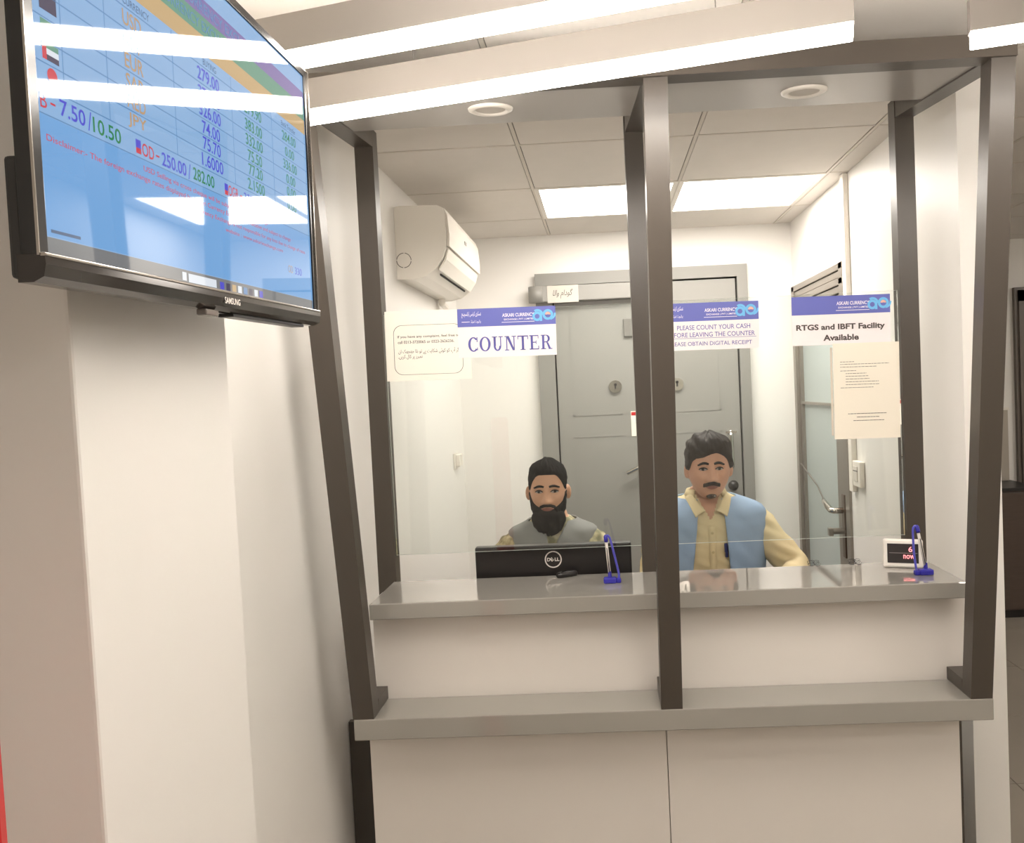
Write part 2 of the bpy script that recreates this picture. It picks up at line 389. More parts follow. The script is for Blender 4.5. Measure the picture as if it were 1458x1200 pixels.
for (xb, xt), x in zip(front_x, back_x):
    b_ = bmesh.new(); h = PW / 2
    hexa(b_, ((xt - h, YT, zT), (xt + h, YT, zT), (x + h, YBK + .053, zB), (x - h, YBK + .053, zB), (xt - h, YT, zT + .05), (xt + h, YT, zT + .05), (x + h, YBK + .053, zB + .05), (x - h, YBK + .053, zB + .05)))
    frp('side_beam', b_)
frp('front_beam', B(-.69, .939, YT - .008, YT + .045, zT, zT + .05))
def zs_at(y): return zT + .004 + (zB - zT) * (y - YT) / (YBK + .05 - YT)
b_ = bmesh.new(); ya, yb = YT + .045, 2.206
hexa(b_, ((-.64, ya, zs_at(ya)), (.89, ya, zs_at(ya)), (.89, yb, zs_at(yb)), (-.64, yb, zs_at(yb)), (-.64, ya, zs_at(ya) + .02), (.89, ya, zs_at(ya) + .02), (.89, yb, zs_at(yb) + .02), (-.64, yb, zs_at(yb) + .02)))
frp('soffit_panel', b_, M_soffit)
ang = math.atan2(zB - zT, YBK + .05 - YT)
for x, lb in ((.527, 'round white recessed downlight in the soffit on the side of the right wall'), (-.247, 'round white recessed downlight in the soffit on the television side')):
    y = 2.05; t = thing('downlight', lb, 'light', (x, y, zs_at(y) - .0005), 'soffit downlights'); t.rotation_euler = (ang, 0, 0)
    b_ = bmesh.new(); seg = 40; prof = [(.056, 0), (.055, -.004), (.047, -.008), (.040, -.006), (.036, -.001)]
    rg = [[b_.verts.new((r * math.cos(2 * math.pi * k / seg), r * math.sin(2 * math.pi * k / seg), z)) for k in range(seg)] for r, z in prof]
    for a, c in zip(rg, rg[1:]):
        for k in range(seg): b_.faces.new((a[k], a[(k + 1) % seg], c[(k + 1) % seg], c[k]))
    smooth(obj('trim_ring', b_, M_ac, t)); obj('lens', cyl(bmesh.new(), (0, 0, -.0018), .037, .0025, 'Z', 32), mat('downlight_lens', (205, 198, 188), .5), t)

# ---- glass panes
def pane(x0, x1, z0, z1, y, label):
    b_ = bmesh.new(); box(b_, x0, x1, y, y + .008, z0, z1)
    o = obj('glass_pane', b_, M_glass); o.data.materials.append(M_edge)
    for p in o.data.polygons:
        if abs(p.normal.z) > .5: p.material_index = 1
    return tag(o, label, 'glass')
YG = 2.398
zg0, zg1 = H0 - .472, H0 + .241
pane(back_x[0] + PW / 2 + .001, back_x[1] - PW / 2 - .001, zg0, zg1, YG, 'clear glass counter pane with the COUNTER sign stuck on it')
pane(back_x[1] + PW / 2 + .001, back_x[2] - PW / 2 - .001, zg0, zg1, YG, 'clear glass counter pane with the RTGS and IBFT sign stuck on it')

# ---- signs on the glass
YS = YG - .0015
def sign_root(name, label, cat, x, z, w_, h_, mt, dz=0, rot=0, y=YS, group=None):
    t = thing(name, label, cat, (x, y, z), group); t.rotation_euler = (0, rot, 0)
    obj('sheet', B(-w_ / 2, w_ / 2, -.0008, .0004, -h_ / 2, h_ / 2), mt, t); return t
def put(t, name, body, x, z, w_, h_, mt, **k): return lettering(name, body, x, -.0014, z, w_, h_, mt, t, **k)
def ae_logo(t, x, z, h):
    """the round lower-case a and e joined, with a swoosh"""
    def arc(b, cx, cz, r, wd, a0, a1, n=28):
        pv = None
        for i in range(n + 1):
            a = math.radians(a0 + (a1 - a0) * i / n); c, s = math.cos(a), math.sin(a)
            v = (b.verts.new((cx + (r - wd) * c, -.0015, cz + (r - wd) * s)), b.verts.new((cx + r * c, -.0015, cz + r * s)))
            if pv: b.faces.new((pv[0], pv[1], v[1], v[0]))
            pv = v
    r = h * .40; wd = h * .20
    b = bmesh.new(); arc(b, x - h * .47, z - h * .1, r, wd, 0, 360)
    hexa(b, [(x + p[0] * h, p[1], z + p[2] * h) for p in ((-.25, -.0016, -.5), (-.06, -.0016, -.5), (-.06, -.0012, -.5), (-.25, -.0012, -.5), (-.25, -.0016, .1), (-.06, -.0016, .1), (-.06, -.0012, .1), (-.25, -.0012, .1))])
    arc(b, x - h * .44, z - h * .0, r * 1.25, wd * .9, 0, 125, 16)
    obj('logo', b, M_sky, t)
    b = bmesh.new(); arc(b, x + h * .43, z + h * .02, r * 1.12, wd, 150, 385); obj('logo', b, M_sky, t)
    b = bmesh.new(); arc(b, x + h * .43, z + h * .02, r * 1.12, wd, 25, 150); 
    b2 = bmesh.new(); arc(b2, x + h * .43, z + h * .02, r * .58, r * .5, 0, 180, 14); obj('logo', b2, M_orange, t); obj('logo', b, M_sky, t)
    b = bmesh.new(); arc(b, x + h * .55, z + h * .1, r * 1.35, wd * .7, -80, 5, 14); obj('logo', b, M_sky, t)
def header(t, w_, h_, hb, urdu=True):
    z = h_ / 2 - hb / 2
    obj('header_band', B(-w_ / 2, w_ / 2, -.0012, -.0008, h_ / 2 - hb, h_ / 2), M_signb, t)
    put(t, 'lettering', 'ASKARI CURRENCY', .055 - .02, z + hb * .08, .094, hb * .19, M_wtext, bold=.012)
    put(t, 'lettering', 'EXCHANGE ( PVT ) LIMITED', .055 - .018, z - hb * .17, .088, hb * .12, M_wtext, bold=.01)
    obj('underline', B(-.014, .082, -.0016, -.0012, z - hb * .32, z - hb * .295), M_wtext, t)
    ae_logo(t, .107, z + hb * .02, hb * .66)
    if urdu:
        me = text_mesh(shape_ar('عسکری کرنسی ایکسچینج'), .058, hb * .34, shear=.2); me.transform(Matrix.Translation((-.103, -.0014, z + hb * .17)) @ ROT_FRONT); obj('lettering', me, M_wtext, t)
        me = text_mesh(shape_ar('پرائیویٹ لمیٹڈ'), .03, hb * .22, shear=.2); me.transform(Matrix.Translation((-.09, -.0014, z - hb * .22)) @ ROT_FRONT); obj('lettering', me, M_wtext, t)
        obj('underline', B(-.132, -.108, -.0016, -.0012, z - hb * .24, z - hb * .21), M_wtext, t)
def serif_word(t, word, x, z, w_, h_, mt):
    """bold roman capitals with slab serifs, drawn as polygons on a unit grid"""
    def rect(x0, z0, x1, z1): return [(x0, z0), (x1, z0), (x1, z1), (x0, z1)]
    def ring(cx, cz, rx, rz, wx, wz, a0, a1, n=24):
        q = []
        for i in range(n):
            p = [math.radians(a0 + (a1 - a0) * j / n) for j in (i, i + 1)]
            q.append([(cx + (rx - wx) * math.cos(p[0]), cz + (rz - wz) * math.sin(p[0])), (cx + rx * math.cos(p[0]), cz + rz * math.sin(p[0])), (cx + rx * math.cos(p[1]), cz + rz * math.sin(p[1])), (cx + (rx - wx) * math.cos(p[1]), cz + (rz - wz) * math.sin(p[1]))])
        return q
    G = {
     'C': (.80, ring(.44, .5, .42, .51, .19, .08, 42, 318) + [rect(.70, .66, .77, 1.0), rect(.72, .08, .78, .28)]),
     'O': (.92, ring(.46, .5, .44, .51, .19, .07, 0, 360)),
     'U': (.90, [rect(.12, .34, .30, 1), rect(.64, .34, .72, 1), rect(.0, .94, .42, 1), rect(.52, .94, .86, 1)] + ring(.42, .34, .30, .35, .16, .09, 180, 360)),
     'N': (.92, [rect(.12, 0, .20, 1), rect(.70, 0, .78, 1), rect(.0, 0, .34, .06), rect(.0, .94, .30, 1), rect(.56, .94, .92, 1), [(.12, 1), (.34, 1), (.78, .0), (.62, .0)]]),
     'T': (.84, [rect(.33, 0, .51, 1), rect(.22, 0, .62, .06), rect(.0, .92, .84, 1), rect(.0, .74, .06, .94), rect(.78, .74, .84, .94)]),
     'E': (.80, [rect(.10, 0, .28, 1), rect(.0, 0, .74, .07), rect(.0, .93, .72, 1), rect(.28, .47, .52, .54), rect(.50, .38, .55, .63), rect(.67, .76, .72, .95), rect(.69, .05, .75, .26)]),
     'R': (.90, [rect(.10, 0, .28, 1), rect(.0, 0, .40, .06), rect(.0, .94, .40, 1), rect(.28, .47, .44, .54), [(.42, .52), (.58, .46), (.78, .06), (.60, .06)], rect(.60, 0, .90, .06)] + ring(.42, .735, .30, .265, .17, .07, -90, 90, 14)),
    }
    tot = sum(G[c][0] for c in word) + .1 * (len(word) - 1); sx = w_ / tot; cx = x - w_ / 2
    for c in word:
        b = bmesh.new()
        for q in G[c][1]:
            try: b.faces.new([b.verts.new((cx + a * sx, -.0014, z - h_ / 2 + bb * h_)) for a, bb in q])
            except ValueError: pass
        bmesh.ops.recalc_face_normals(b, faces=b.faces)
        obj('letter', b, mt, t); cx += (G[c][0] + .1) * sx
# complaint paper
t = sign_root('notice_paper', 'white complaint notice with a thin rounded border beside the dark left post', 'notice', -.507, H0 + .147, .252, .205, M_paper, y=YS, rot=.012)
bd = bmesh.new(); pts = []
W2, Hh, rr = .102, .073, .025
for cx, cz, a0 in ((W2 - rr, Hh - rr, 0), (-W2 + rr, Hh - rr, 90), (-W2 + rr, -Hh + rr, 180), (W2 - rr, -Hh + rr, 270)):
    for i in range(7):
        a = math.radians(a0 + 15 * i); pts.append((cx + rr * math.cos(a), cz - .012 + rr * math.sin(a)))
pv = None
for i in range(len(pts) + 1):
    x, z = pts[i % len(pts)]; k = .988
    v = (bd.verts.new((x, -.0014, z)), bd.verts.new((x * k, -.0014, -.012 + (z + .012) * k)))
    if pv: bd.faces.new((pv[0], pv[1], v[1], v[0]))
    pv = v
obj('border_line', bd, M_ink, t)
put(t, 'lettering', 'If you have any complaint, feel free to', .002, .026, .184, .0095, M_ink, bold=.008)
put(t, 'lettering', 'call 0213-3720065 or 0323-2626236.', -.006, .011, .167, .0085, M_ink, bold=.008)
me = text_mesh(shape_ar('اگر آپ کو کوئی شکایت ہے تو بلا جھجھک ان'), .182, .017); me.transform(Matrix.Translation((.002, -.0014, -.017)) @ ROT_FRONT); obj('lettering', me, M_ink, t)
me = text_mesh(shape_ar('نمبرز پر کال کریں۔'), .072, .015); me.transform(Matrix.Translation((-.054, -.0014, -.033)) @ ROT_FRONT); obj('lettering', me, M_ink, t)
# counter sign
t = sign_root('counter_sign', 'blue and white sign reading COUNTER on the glass pane', 'sign', -.2725, H0 + .1745, .289, .143, M_signw, y=YS - .0022, rot=.012)
header(t, .289, .143, .053); serif_word(t, 'COUNTER', .008, -.033, .248, .042, M_signbt)
# please count your cash
t = sign_root('counter_sign', 'blue and white sign asking to count your cash, beside the central post', 'sign', .318, H0 + .1635, .289, .137, M_signw, y=YS - .0002, rot=.012)
header(t, .289, .137, .053)
put(t, 'lettering', 'PLEASE COUNT YOUR CASH', .013, -.003, .212, .0135, M_signbt, bold=.004)
put(t, 'lettering', 'BEFORE LEAVING THE COUNTER', .006, -.024, .252, .0135, M_signbt, bold=.004)
obj('underline', B(-.132, .136, -.0016, -.0012, -.0345, -.0335), M_signbt, t)
put(t, 'lettering', 'PLEASE OBTAIN DIGITAL RECEIPT', .003, -.050, .240, .0115, M_signbt, bold=.002)
# RTGS
t = sign_root('counter_sign', 'blue and white sign reading RTGS and IBFT Facility Available', 'sign', .699, H0 + .1625, .283, .141, M_signw, y=YS - .0002, rot=.012)
header(t, .283, .141, .053, urdu=False)
put(t, 'lettering', 'RTGS and IBFT Facility', -.002, -.021, .255, .0215, M_inkbold, bold=.035)
put(t, 'lettering', 'Available', -.001, -.050, .102, .0175, M_inkbold, bold=.035)
# printed sheet below (its square code is left out)
t = sign_root('notice_paper', 'cream printed sheet with small lines of text under the RTGS sign', 'notice', .7655, H0 - .045, .19, .278, mat('sheet_cream', (240, 232, 216), .7, .02), y=YS - .003, rot=.012)
rnd = random.Random(3); z = .085
for x0, x1, dz in ((-.075, -.035, .0), (-.075, .065, .007), (-.075, .03, .008), (-.075, -.03, .011), (-.06, .0, .008), (-.06, .005, .008), (-.06, .008, .008), (-.06, .035, .008), (-.06, .036, .008), (-.075, .02, .009)):
    z -= dz; b_ = bmesh.new(); x = x0
    while x < x1:
        wv = rnd.uniform(.004, .011); box(b_, x, min(x + wv, x1), -.0014, -.001, z - .0006, z + .0006); x += wv + .0016
    obj('text_line', b_, M_ink, t)
for x0, x1, z in ((-.055, .055, -.066), (-.03, .034, -.076), (-.04, .048, -.086)):
    b_ = bmesh.new(); x = x0
    while x < x1:
        wv = rnd.uniform(.004, .011); box(b_, x, min(x + wv, x1), -.0014, -.001, z - .0008, z + .0008); x += wv + .0014
    obj('text_line', b_, M_ink, t)
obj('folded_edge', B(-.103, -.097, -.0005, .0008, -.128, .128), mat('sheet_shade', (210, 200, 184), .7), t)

# ============================================================ THINGS ON THE COUNTER
def desk_pen(x, y, lean, cord_side, label):
    t = thing('desk_pen', label, 'pen', (x, y, zU), 'desk pens on the counter')
    b = bmesh.new(); box(b, -.018, .018, -.013, .013, 0, .016, .004); o = obj('pen_base', b, M_blue, t)
    b = bmesh.new(); cyl(b, (0, 0, .022), .006, .022, 'Z', 16, .0045); 
    tip = Vector((lean[0] * .12, lean[1] * .12, .134)); foot = Vector((0, 0, .02))
    def along(f_): return foot.lerp(tip, f_)
    o = obj('socket', b, M_blue, t)
    smooth(obj('barrel', tube(bmesh.new(), [along(.05), along(.85)], .0042, 12), mat('pen_barrel', (214, 208, 200), .15, .02), t))
    smooth(obj('refill', tube(bmesh.new(), [along(.1) + Vector((0, -.0042, 0)), along(.7) + Vector((0, -.0042, 0))], .0012, 8), M_black, t))
    smooth(obj('pen_cap', tube(bmesh.new(), [along(.84), along(.9), along(.98), along(1.02)], [.0055, .006, .0055, .002], 14), M_blue, t))
    s = cord_side; a = along(.97)
    pts = [a, a + Vector((.006 * s, 0, .004)), a + Vector((.012 * s, 0, -.004)), Vector((.022 * s + lean[0] * .05, 0, .06)), Vector((.026 * s, 0, .022)), Vector((.024 * s, 0, .008))]
    q = []
    for i in range(len(pts) - 1):
        for k in range(5): q.append(pts[i].lerp(pts[i + 1], k / 5))
    q.append(pts[-1]); 
    for it in range(2): q = [q[0]] + [(q[i - 1] + q[i] * 2 + q[i + 1]) / 4 for i in range(1, len(q) - 1)] + [q[-1]]
    smooth(obj('cord', tube(bmesh.new(), q, .0032, 8), M_bluel, t))
    b = bmesh.new(); box(b, .017 * s if s > 0 else -.031, .031 if s > 0 else -.017, -.008, .008, 0, .013, .003); obj('cord_anchor', b, M_blue, t)
    return t
desk_pen(-.003, 2.262, (-.06, .0), 1, 'upright blue pen with cord in its stand in front of the monitor')
desk_pen(.852, 2.218, (-.17, .0), -1, 'leaning blue pen with cord in its stand beside the red digit display')
t = thing('token_display', 'white framed counter display showing red digits beside the leaning pen', 'display', (.825, 2.31, zU)); t.rotation_euler = (math.radians(-8), 0, math.radians(-20))
b_ = bmesh.new(); box(b_, -.053, .053, -.008, .008, 0, .08, .006)
obj('case', b_, M_dispw, t); obj('screen', B(-.041, .041, -.0095, -.0078, .013, .067, .0006), M_dispd, t)
obj('screen_line', B(-.036, .038, -.0102, -.0096, .0405, .0415), mat('display_line', (150, 140, 138), .4), t)
lettering('digits', '6', .020, -.0104, .052, .010, .015, M_red, t, bold=.01); lettering('digits', 'now', .016, -.0104, .031, .030, .011, M_red, t, bold=.012)
obj('stand_foot', B(-.03, .03, .008, .03, 0.0005, .012, .002), M_dispw, t)
t = thing('black_fob', 'small black rounded plastic device on the counter in front of the monitor', 'device', (-.128, 2.362, zU)); t.rotation_euler = (0, 0, math.radians(28))
b_ = bmesh.new(); loft(b_, [(0, 0, 0, .032, .011), (0, 0, .006, .034, .0125), (0, 0, .012, .032, .011), (0, 0, .015, .026, .007)], 28, 3); smooth(obj('case', b_, M_black, t))
obj('top_plate', B(-.02, .0, -.006, .006, .0145, .016, .0005), M_blackgl, t)
# thin coils of wire behind the counter edge
for x, y, lb in ((.588, 2.368, 'thin dark wire coil at the counter edge beside the blue vest sleeve'), (.705, 2.366, 'thin dark wire coil at the counter edge below the frosted door handle')):
    rr_ = random.Random(int(x * 1000)); q = []
    for k in range(46):
        a = k * .55; r = .009 + .006 * math.sin(k * .9); q.append(Vector((x + .02 * (k / 46 - .5) + r * math.cos(a) * 1.2, y + .003 * math.sin(k), zU + .0095 + r * .6 * math.sin(a))))
    tag(smooth(obj('wire_coil', tube(bmesh.new(), q, .0007, 5), mat('wire_dark', (70, 68, 70), .4))), lb, 'wire')

# ---- monitor behind the glass, its back to the customer
mo = thing('computer_monitor', 'black computer monitor seen from behind in front of the bearded man', 'monitor', (-.171, 2.45, .70))
def mop(name, bm, mt, par=None):
    o = obj(name, bm, mt); o.data.transform(Matrix.Translation(-mo.location)); o.parent = par or mo; return o
mz = H0 - .464
hs = mop('housing', B(-.404, .064, 2.418, 2.452, mz - .285, mz, .004), M_black)
mop('screen', B(-.396, .056, 2.4521, 2.4535, mz - .275, mz - .008), M_blackgl)
lg = bmesh.new(); seg = 40; r0, r1 = .022, .0255
lx, lz = -.170, H0 - .507
ra = [lg.verts.new((lx + r0 * math.cos(2 * math.pi * k / seg), 2.417, lz + r0 * math.sin(2 * math.pi * k / seg))) for k in range(seg)]
rb = [lg.verts.new((lx + r1 * math.cos(2 * math.pi * k / seg), 2.417, lz + r1 * math.sin(2 * math.pi * k / seg))) for k in range(seg)]
for k in range(seg): lg.faces.new((ra[k], ra[(k + 1) % seg], rb[(k + 1) % seg], rb[k]))
mop('logo_ring', lg, M_logo)
me = text_mesh('D   LL', .037, .0105, bold=.03); me.transform(Matrix.Translation((lx, 2.417, lz)) @ ROT_FRONT); o = obj('logo_lettering', me, M_logo); o.data.transform(Matrix.Translation(-mo.location)); o.parent = mo
me = text_mesh('E', .0085, .0105, bold=.03); me.transform(Matrix.Translation((lx - .004, 2.417, lz)) @ ROT_FRONT @ Matrix.Rotation(math.radians(38), 4, 'Z')); o = obj('logo_lettering', me, M_logo); o.data.transform(Matrix.Translation(-mo.location)); o.parent = mo
mop('stand_neck', B(-.20, -.14, 2.453, 2.475, .72, mz - .12, .003), M_black); mop('stand_foot', B(-.27, -.07, 2.44, 2.60, .70, .722, .004), M_black)

# ---- work desk behind the counter and office chairs
dk = thing('work_desk', 'grey work desk behind the counter in front of the two seated men', 'desk', (.12, 2.7, 0))
def dkp(name, bm, mt):
    o = obj(name, bm, mt); o.data.transform(Matrix.Translation(-dk.location)); o.parent = dk; return o
dkp('desk_top', B(-.62, .86, 2.435, 2.90, .675, .70, .002), M_desk)
for x in (-.60, .82): dkp('leg', B(x, x + .03, 2.46, 2.88, 0, .675), M_desk)
dkp('modesty_panel', B(-.57, .82, 2.45, 2.47, .2, .675), M_desk)
def chair(x, y, label, zs_):
    t = thing('office_chair', label, 'chair', (x, y, 0), 'office chairs behind the desk')
    b = bmesh.new(); box(b, -.22, .22, -.2, .22, zs_ - .07, zs_, .025); obj('seat', b, M_fabric, t)
    b = bmesh.new(); box(b, -.2, .2, .262, .31, zs_ + .14, zs_ + .42, .02); obj('backrest', b, M_fabric, t)
    obj('back_support', tube(bmesh.new(), [(0, .1, zs_ - .09), (0, .29, zs_ - .08), (0, .33, zs_ + .02), (0, .325, zs_ + .25)], .015, 8), M_black, t)
    obj('gas_stem', cyl(bmesh.new(), (0, 0, (zs_ - .06 + .08) / 2), .025, zs_ - .06 - .08, 'Z', 16), M_black, t)
    for k in range(5):
        a = k * 2 * math.pi / 5 + .3; e = Vector((.27 * math.cos(a), .27 * math.sin(a), .055))
        obj('base_spoke', tube(bmesh.new(), [(0, 0, .09), e], [.022, .014], 8), M_black, t)
        b = bmesh.new(); cyl(b, (e.x, e.y, .027), .027, .03, 'X' if k % 2 else 'Y', 14); obj('caster', b, M_black, t)

# ============================================================ AIR CONDITIONER
ac = thing('air_conditioner', 'white split air conditioner on the left wall near the ceiling', 'air conditioner', (XL, 3.13, H0 + .45))
prof = [(0, 0), (.0, .272), (.02, .276), (.165, .272), (.185, .262), (.191, .235), (.195, .16), (.192, .115), (.178, .075), (.15, .035), (.11, .008), (.06, -.002)]
L_ = .80
b_ = bmesh.new(); r0 = [b_.verts.new((x, .004, z)) for x, z in prof]; r1 = [b_.verts.new((x, L_ - .004, z)) for x, z in prof]
for k in range(len(prof)): b_.faces.new((r0[k], r0[(k + 1) % len(prof)], r1[(k + 1) % len(prof)], r1[k]))
b_.faces.new(r0[::-1]); b_.faces.new(r1); bmesh.ops.recalc_face_normals(b_, faces=b_.faces)
obj('body', b_, M_ac, ac)
for y0, y1 in ((0, .006), (L_ - .006, L_)):
    b_ = bmesh.new(); s_ = 1.012
    r0 = [b_.verts.new(((x - .0) * s_, y0, (z - .13) * s_ + .13)) for x, z in prof]; r1 = [b_.verts.new((x * s_, y1, (z - .13) * s_ + .13)) for x, z in prof]
    for k in range(len(prof)): b_.faces.new((r0[k], r0[(k + 1) % len(prof)], r1[(k + 1) % len(prof)], r1[k]))
    b_.faces.new(r0[::-1]); b_.faces.new(r1); bmesh.ops.recalc_face_normals(b_, faces=b_.faces); obj('end_cap', b_, M_ac, ac)
b_ = bmesh.new(); fp = [(.187, .262), (.198, .235), (.203, .16), (.2, .118)]
r0 = [b_.verts.new((x, .01, z)) for x, z in fp]; r1 = [b_.verts.new((x, L_ - .01, z)) for x, z in fp]
for k in range(3): b_.faces.new((r0[k], r0[k + 1], r1[k + 1], r1[k]))
o = obj('front_panel', b_, M_ac, ac); md = o.modifiers.new('s', 'SOLIDIFY'); md.thickness = .01; md.offset = 0
b_ = bmesh.new(); fp = [(.196, .112), (.184, .073), (.156, .033)]
r0 = [b_.verts.new((x, .03, z)) for x, z in fp]; r1 = [b_.verts.new((x, L_ - .03, z)) for x, z in fp]
for k in range(2): b_.faces.new((r0[k], r0[k + 1], r1[k + 1], r1[k]))
o = obj('louver', b_, M_ac, ac); md = o.modifiers.new('s', 'SOLIDIFY'); md.thickness = .006; md.offset = 0
obj('air_slot', hexa(bmesh.new(), ((.143, .12, .023), (.148, .12, .0265), (.148, .69, .0265), (.143, .69, .023), (.138, .14, .031), (.143, .12, .0345), (.143, .69, .0345), (.138, .69, .031))), M_gap, ac)
b_ = bmesh.new(); cyl(b_, (.03, -.001, .07), .028, .002, 'Y', 28); obj('knockout', b_, M_ac, ac)
b_ = bmesh.new()
for k in range(40):
    if k % 10 == 9: continue
    a, c = 2 * math.pi * k / 40, 2 * math.pi * (k + 1) / 40
    b_.faces.new([b_.verts.new((.03 + r * math.cos(t_), -.0025, .07 + r * math.sin(t_))) for r, t_ in ((.0265, a), (.029, a), (.029, c), (.0265, c))])
obj('knockout_line', b_, M_inkbold, ac)
obj('badge', B(.203, .2095, .37, .41, .185, .2, .001), mat('badge_grey', (150, 146, 142), .4), ac)
obj('energy_mark', B(.19, .204, .735, .765, .126, .134, .001), mat('badge_grey', (150, 146, 142), .4), ac)
b_ = bmesh.new(); tube(b_, [(.03, .70, .03), (.03, .72, -.02), (.03, .80, -.03)], .016, 10); obj('drain_pipe', b_, M_ac, ac)
b_ = bmesh.new(); tube(b_, [(.03, .30, .262), (.03, .27, .285), (.03, .16, .29), (.03, .10, .27)], .014, 10); smooth(obj('pipe_sleeve', b_, M_ac, ac))

# ============================================================ WALL FITTINGS
t = thing('cable_trunking', 'white vertical cable trunking on the wall beside the frosted glass door', 'trunking', (XR, 3.41, H0 - .48))
obj('cover', B(-.022, -.0005, -.02, .025, 0, 1.306, .002), M_switch, t)
t = thing('light_switch', 'white light switch plate on the wall next to the cable trunking', 'switch', (XR, 3.335, H0 - .40))
obj('plate', B(-.022, -.0005, -.045, .05, -.052, .052, .004), M_switch, t); obj('rocker', B(-.026, -.021, -.02, .03, -.03, .032, .002), mat('rocker', (214, 208, 198), .4), t)
obj('rocker_line', B(-.0265, -.0225, -.02, .03, .012, .015), M_ink, t)
t = thing('wall_socket', 'small white socket with two plugs low on the wall under the air conditioner', 'socket', (XL, 4.14, H0 - .34))
obj('plate', B(.0005, .010, -.055, .055, -.04, .04, .003), M_switch, t)
for y in (-.028, .028): obj('plug', B(.010, .034, y - .016, y + .016, -.028, .034, .005), M_switch, t)

# ============================================================ TELEVISION
Ot = Vector((-.4999, .7295, H0 + .1434)); un = Vector((-.00309, .99977, .02108)); vn = Vector((.01909, -.02102, .9996)); nn = Vector((.99981, .00349, -.01902))
tvm = Matrix((un, vn, nn)).transposed().to_4x4(); tvm.translation = Ot
tv = thing('television', 'flat black wall television showing currency exchange rates', 'television'); tv.matrix_world = tvm
SW, SH = .698, .402
def scr(name, rgb, s=.34):
    # a lit LCD: glossy front with its own light
    mt = bpy.data.materials.new(name); mt.use_nodes = True; N = mt.node_tree.nodes; b = N['Principled BSDF']
    b.inputs['Base Color'].default_value = (.012, .012, .014, 1); b.inputs['Roughness'].default_value = .03; b.inputs['IOR'].default_value = 1.5
    b.inputs['Emission Color'].default_value = srgb(rgb); b.inputs['Emission Strength'].default_value = s
    MATS[name] = mt; return mt
S_bg = scr('screen_blue', (138, 178, 220)); S_grey = scr('screen_grey', (120, 122, 124)); S_gold = scr('screen_gold', (196, 166, 118)); S_or = scr('screen_orange_text', (186, 152, 112))  # gold, orange, purple and green greyed to put screen glare in the colour
S_bl = scr('screen_blue_text', (76, 76, 205)); S_gr = scr('screen_green_text', (36, 130, 78)); S_red = scr('screen_red_text', (206, 66, 78)); S_pur = scr('screen_purple', (126, 112, 170))
S_green = scr('screen_green_band', (98, 152, 130)); S_line = scr('screen_row_line', (92, 138, 186)); S_dk = scr('screen_dark', (70, 66, 90)); S_w = scr('screen_white', (225, 232, 240)); S_hd = scr('screen_heading', (70, 96, 130))
S_band = scr('screen_lower_blue', (112, 166, 220))
obj('screen', B(0, SW, 0, SH, -.006, 0), S_bg, tv)
def flat(name, u0, u1, v0, v1, mt, z=.0002):
    b = bmesh.new(); b.faces.new([b.verts.new(p) for p in ((u0, v0, z), (u1, v0, z), (u1, v1, z), (u0, v1, z))]); return obj(name, b, mt, tv)
flat('lower_screen_area', .006, SW - .002, .018, .128, S_band)
flat('task_bar', .006, SW - .002, .001, .017, S_grey); flat('start_icon', .247, .257, .004, .014, S_w, .0004); flat('search_box', .262, .335, .003, .0135, S_w, .0004)
for k, mt_ in enumerate((S_bl, S_dk, S_gold, S_w, S_line, S_dk, S_w, S_bl)): flat('task_icon', .345 + .018 * k, .357 + .018 * k, .003, .0125, mt_, .0004)
flat('header_band', .006, SW - .002, .351, .374, S_pur); flat('header_band', .006, SW - .002, .326, .351, S_green); flat('header_band', .006, SW - .002, .302, .326, S_gold)
rows = [.274, .2505, .229, .207, .187, .1655]
for v in [.2855] + [(a + b) / 2 for a, b in zip(rows, rows[1:])] + [.154, .129]: flat('row_line', .006, SW - .002, v - .0006, v + .0006, S_line)
for u_ in (.045, .117, .253, .41, .55): flat('column_line', u_ - .0005, u_ + .0005, .154, .3, S_line)
def stext(body, u_, v, w_, h_, mt, **k):
    me = text_mesh(body, w_, h_, **k); me.transform(Matrix.Translation((u_, v, .0005))); return obj('screen_text', me, mt, tv)
for s, v in zip(('USD', 'GBP', 'EUR', 'SAR', 'AED', 'JPY'), rows): stext(s, .168, v, .036, .0165, S_or, bold=.01)
for s, v in zip(('279.00', '370.00', '326.00', '74.00', '75.70', '1.6000'), rows): stext(s, .343, v, None if len(s) == 0 else .0098 * len(s), .0165, S_bl, bold=.008)
for s, v in zip(('279.90', '383.00', '332.00', '75.50', '77.20', '2.1500'), rows): stext(s, .48, v, .0098 * len(s), .016, S_gr, bold=.006)
for s, v in zip(('284.00', '0.00', '336.00', '0.00', '0.00', '0.00'), rows): stext(s, .62, v, .0096 * len(s), .015, S_gr, bold=.004)
stext('CURRENCY', .178, .2925, .052, .008, S_hd); stext('BUYING', .348, .2925, .036, .008, S_hd); stext('SELLING', .482, .2925, .038, .008, S_hd); stext('Bank Transfer', .62, .2925, .06, .008, S_hd)
stext('ASKARI CURRENCY EXCHANGE', .36, .3625, .30, .014, S_line, bold=.01); stext('CURRENCY EXCHANGE', .33, .3385, .2, .013, S_line)
stext('B', .013, .141, .009, .014, S_red); stext('-', .026, .141, .007, .002, S_red, bold=.01); stext('7.50', .055, .142, .038, .0155, S_bl, bold=.01); stext('/', .081, .142, .006, .019, S_bl); stext('10.50', .110, .141, .048, .0155, S_gr, bold=.01)
stext('OD', .186, .140, .024, .0145, S_red, bold=.008); stext('-', .206, .14, .007, .002, S_red); stext('250.00', .243, .140, .056, .0155, S_bl, bold=.01); stext('/', .279, .14, .006, .019, S_bl); stext('282.00', .316, .141, .056, .0155, S_gr, bold=.01)
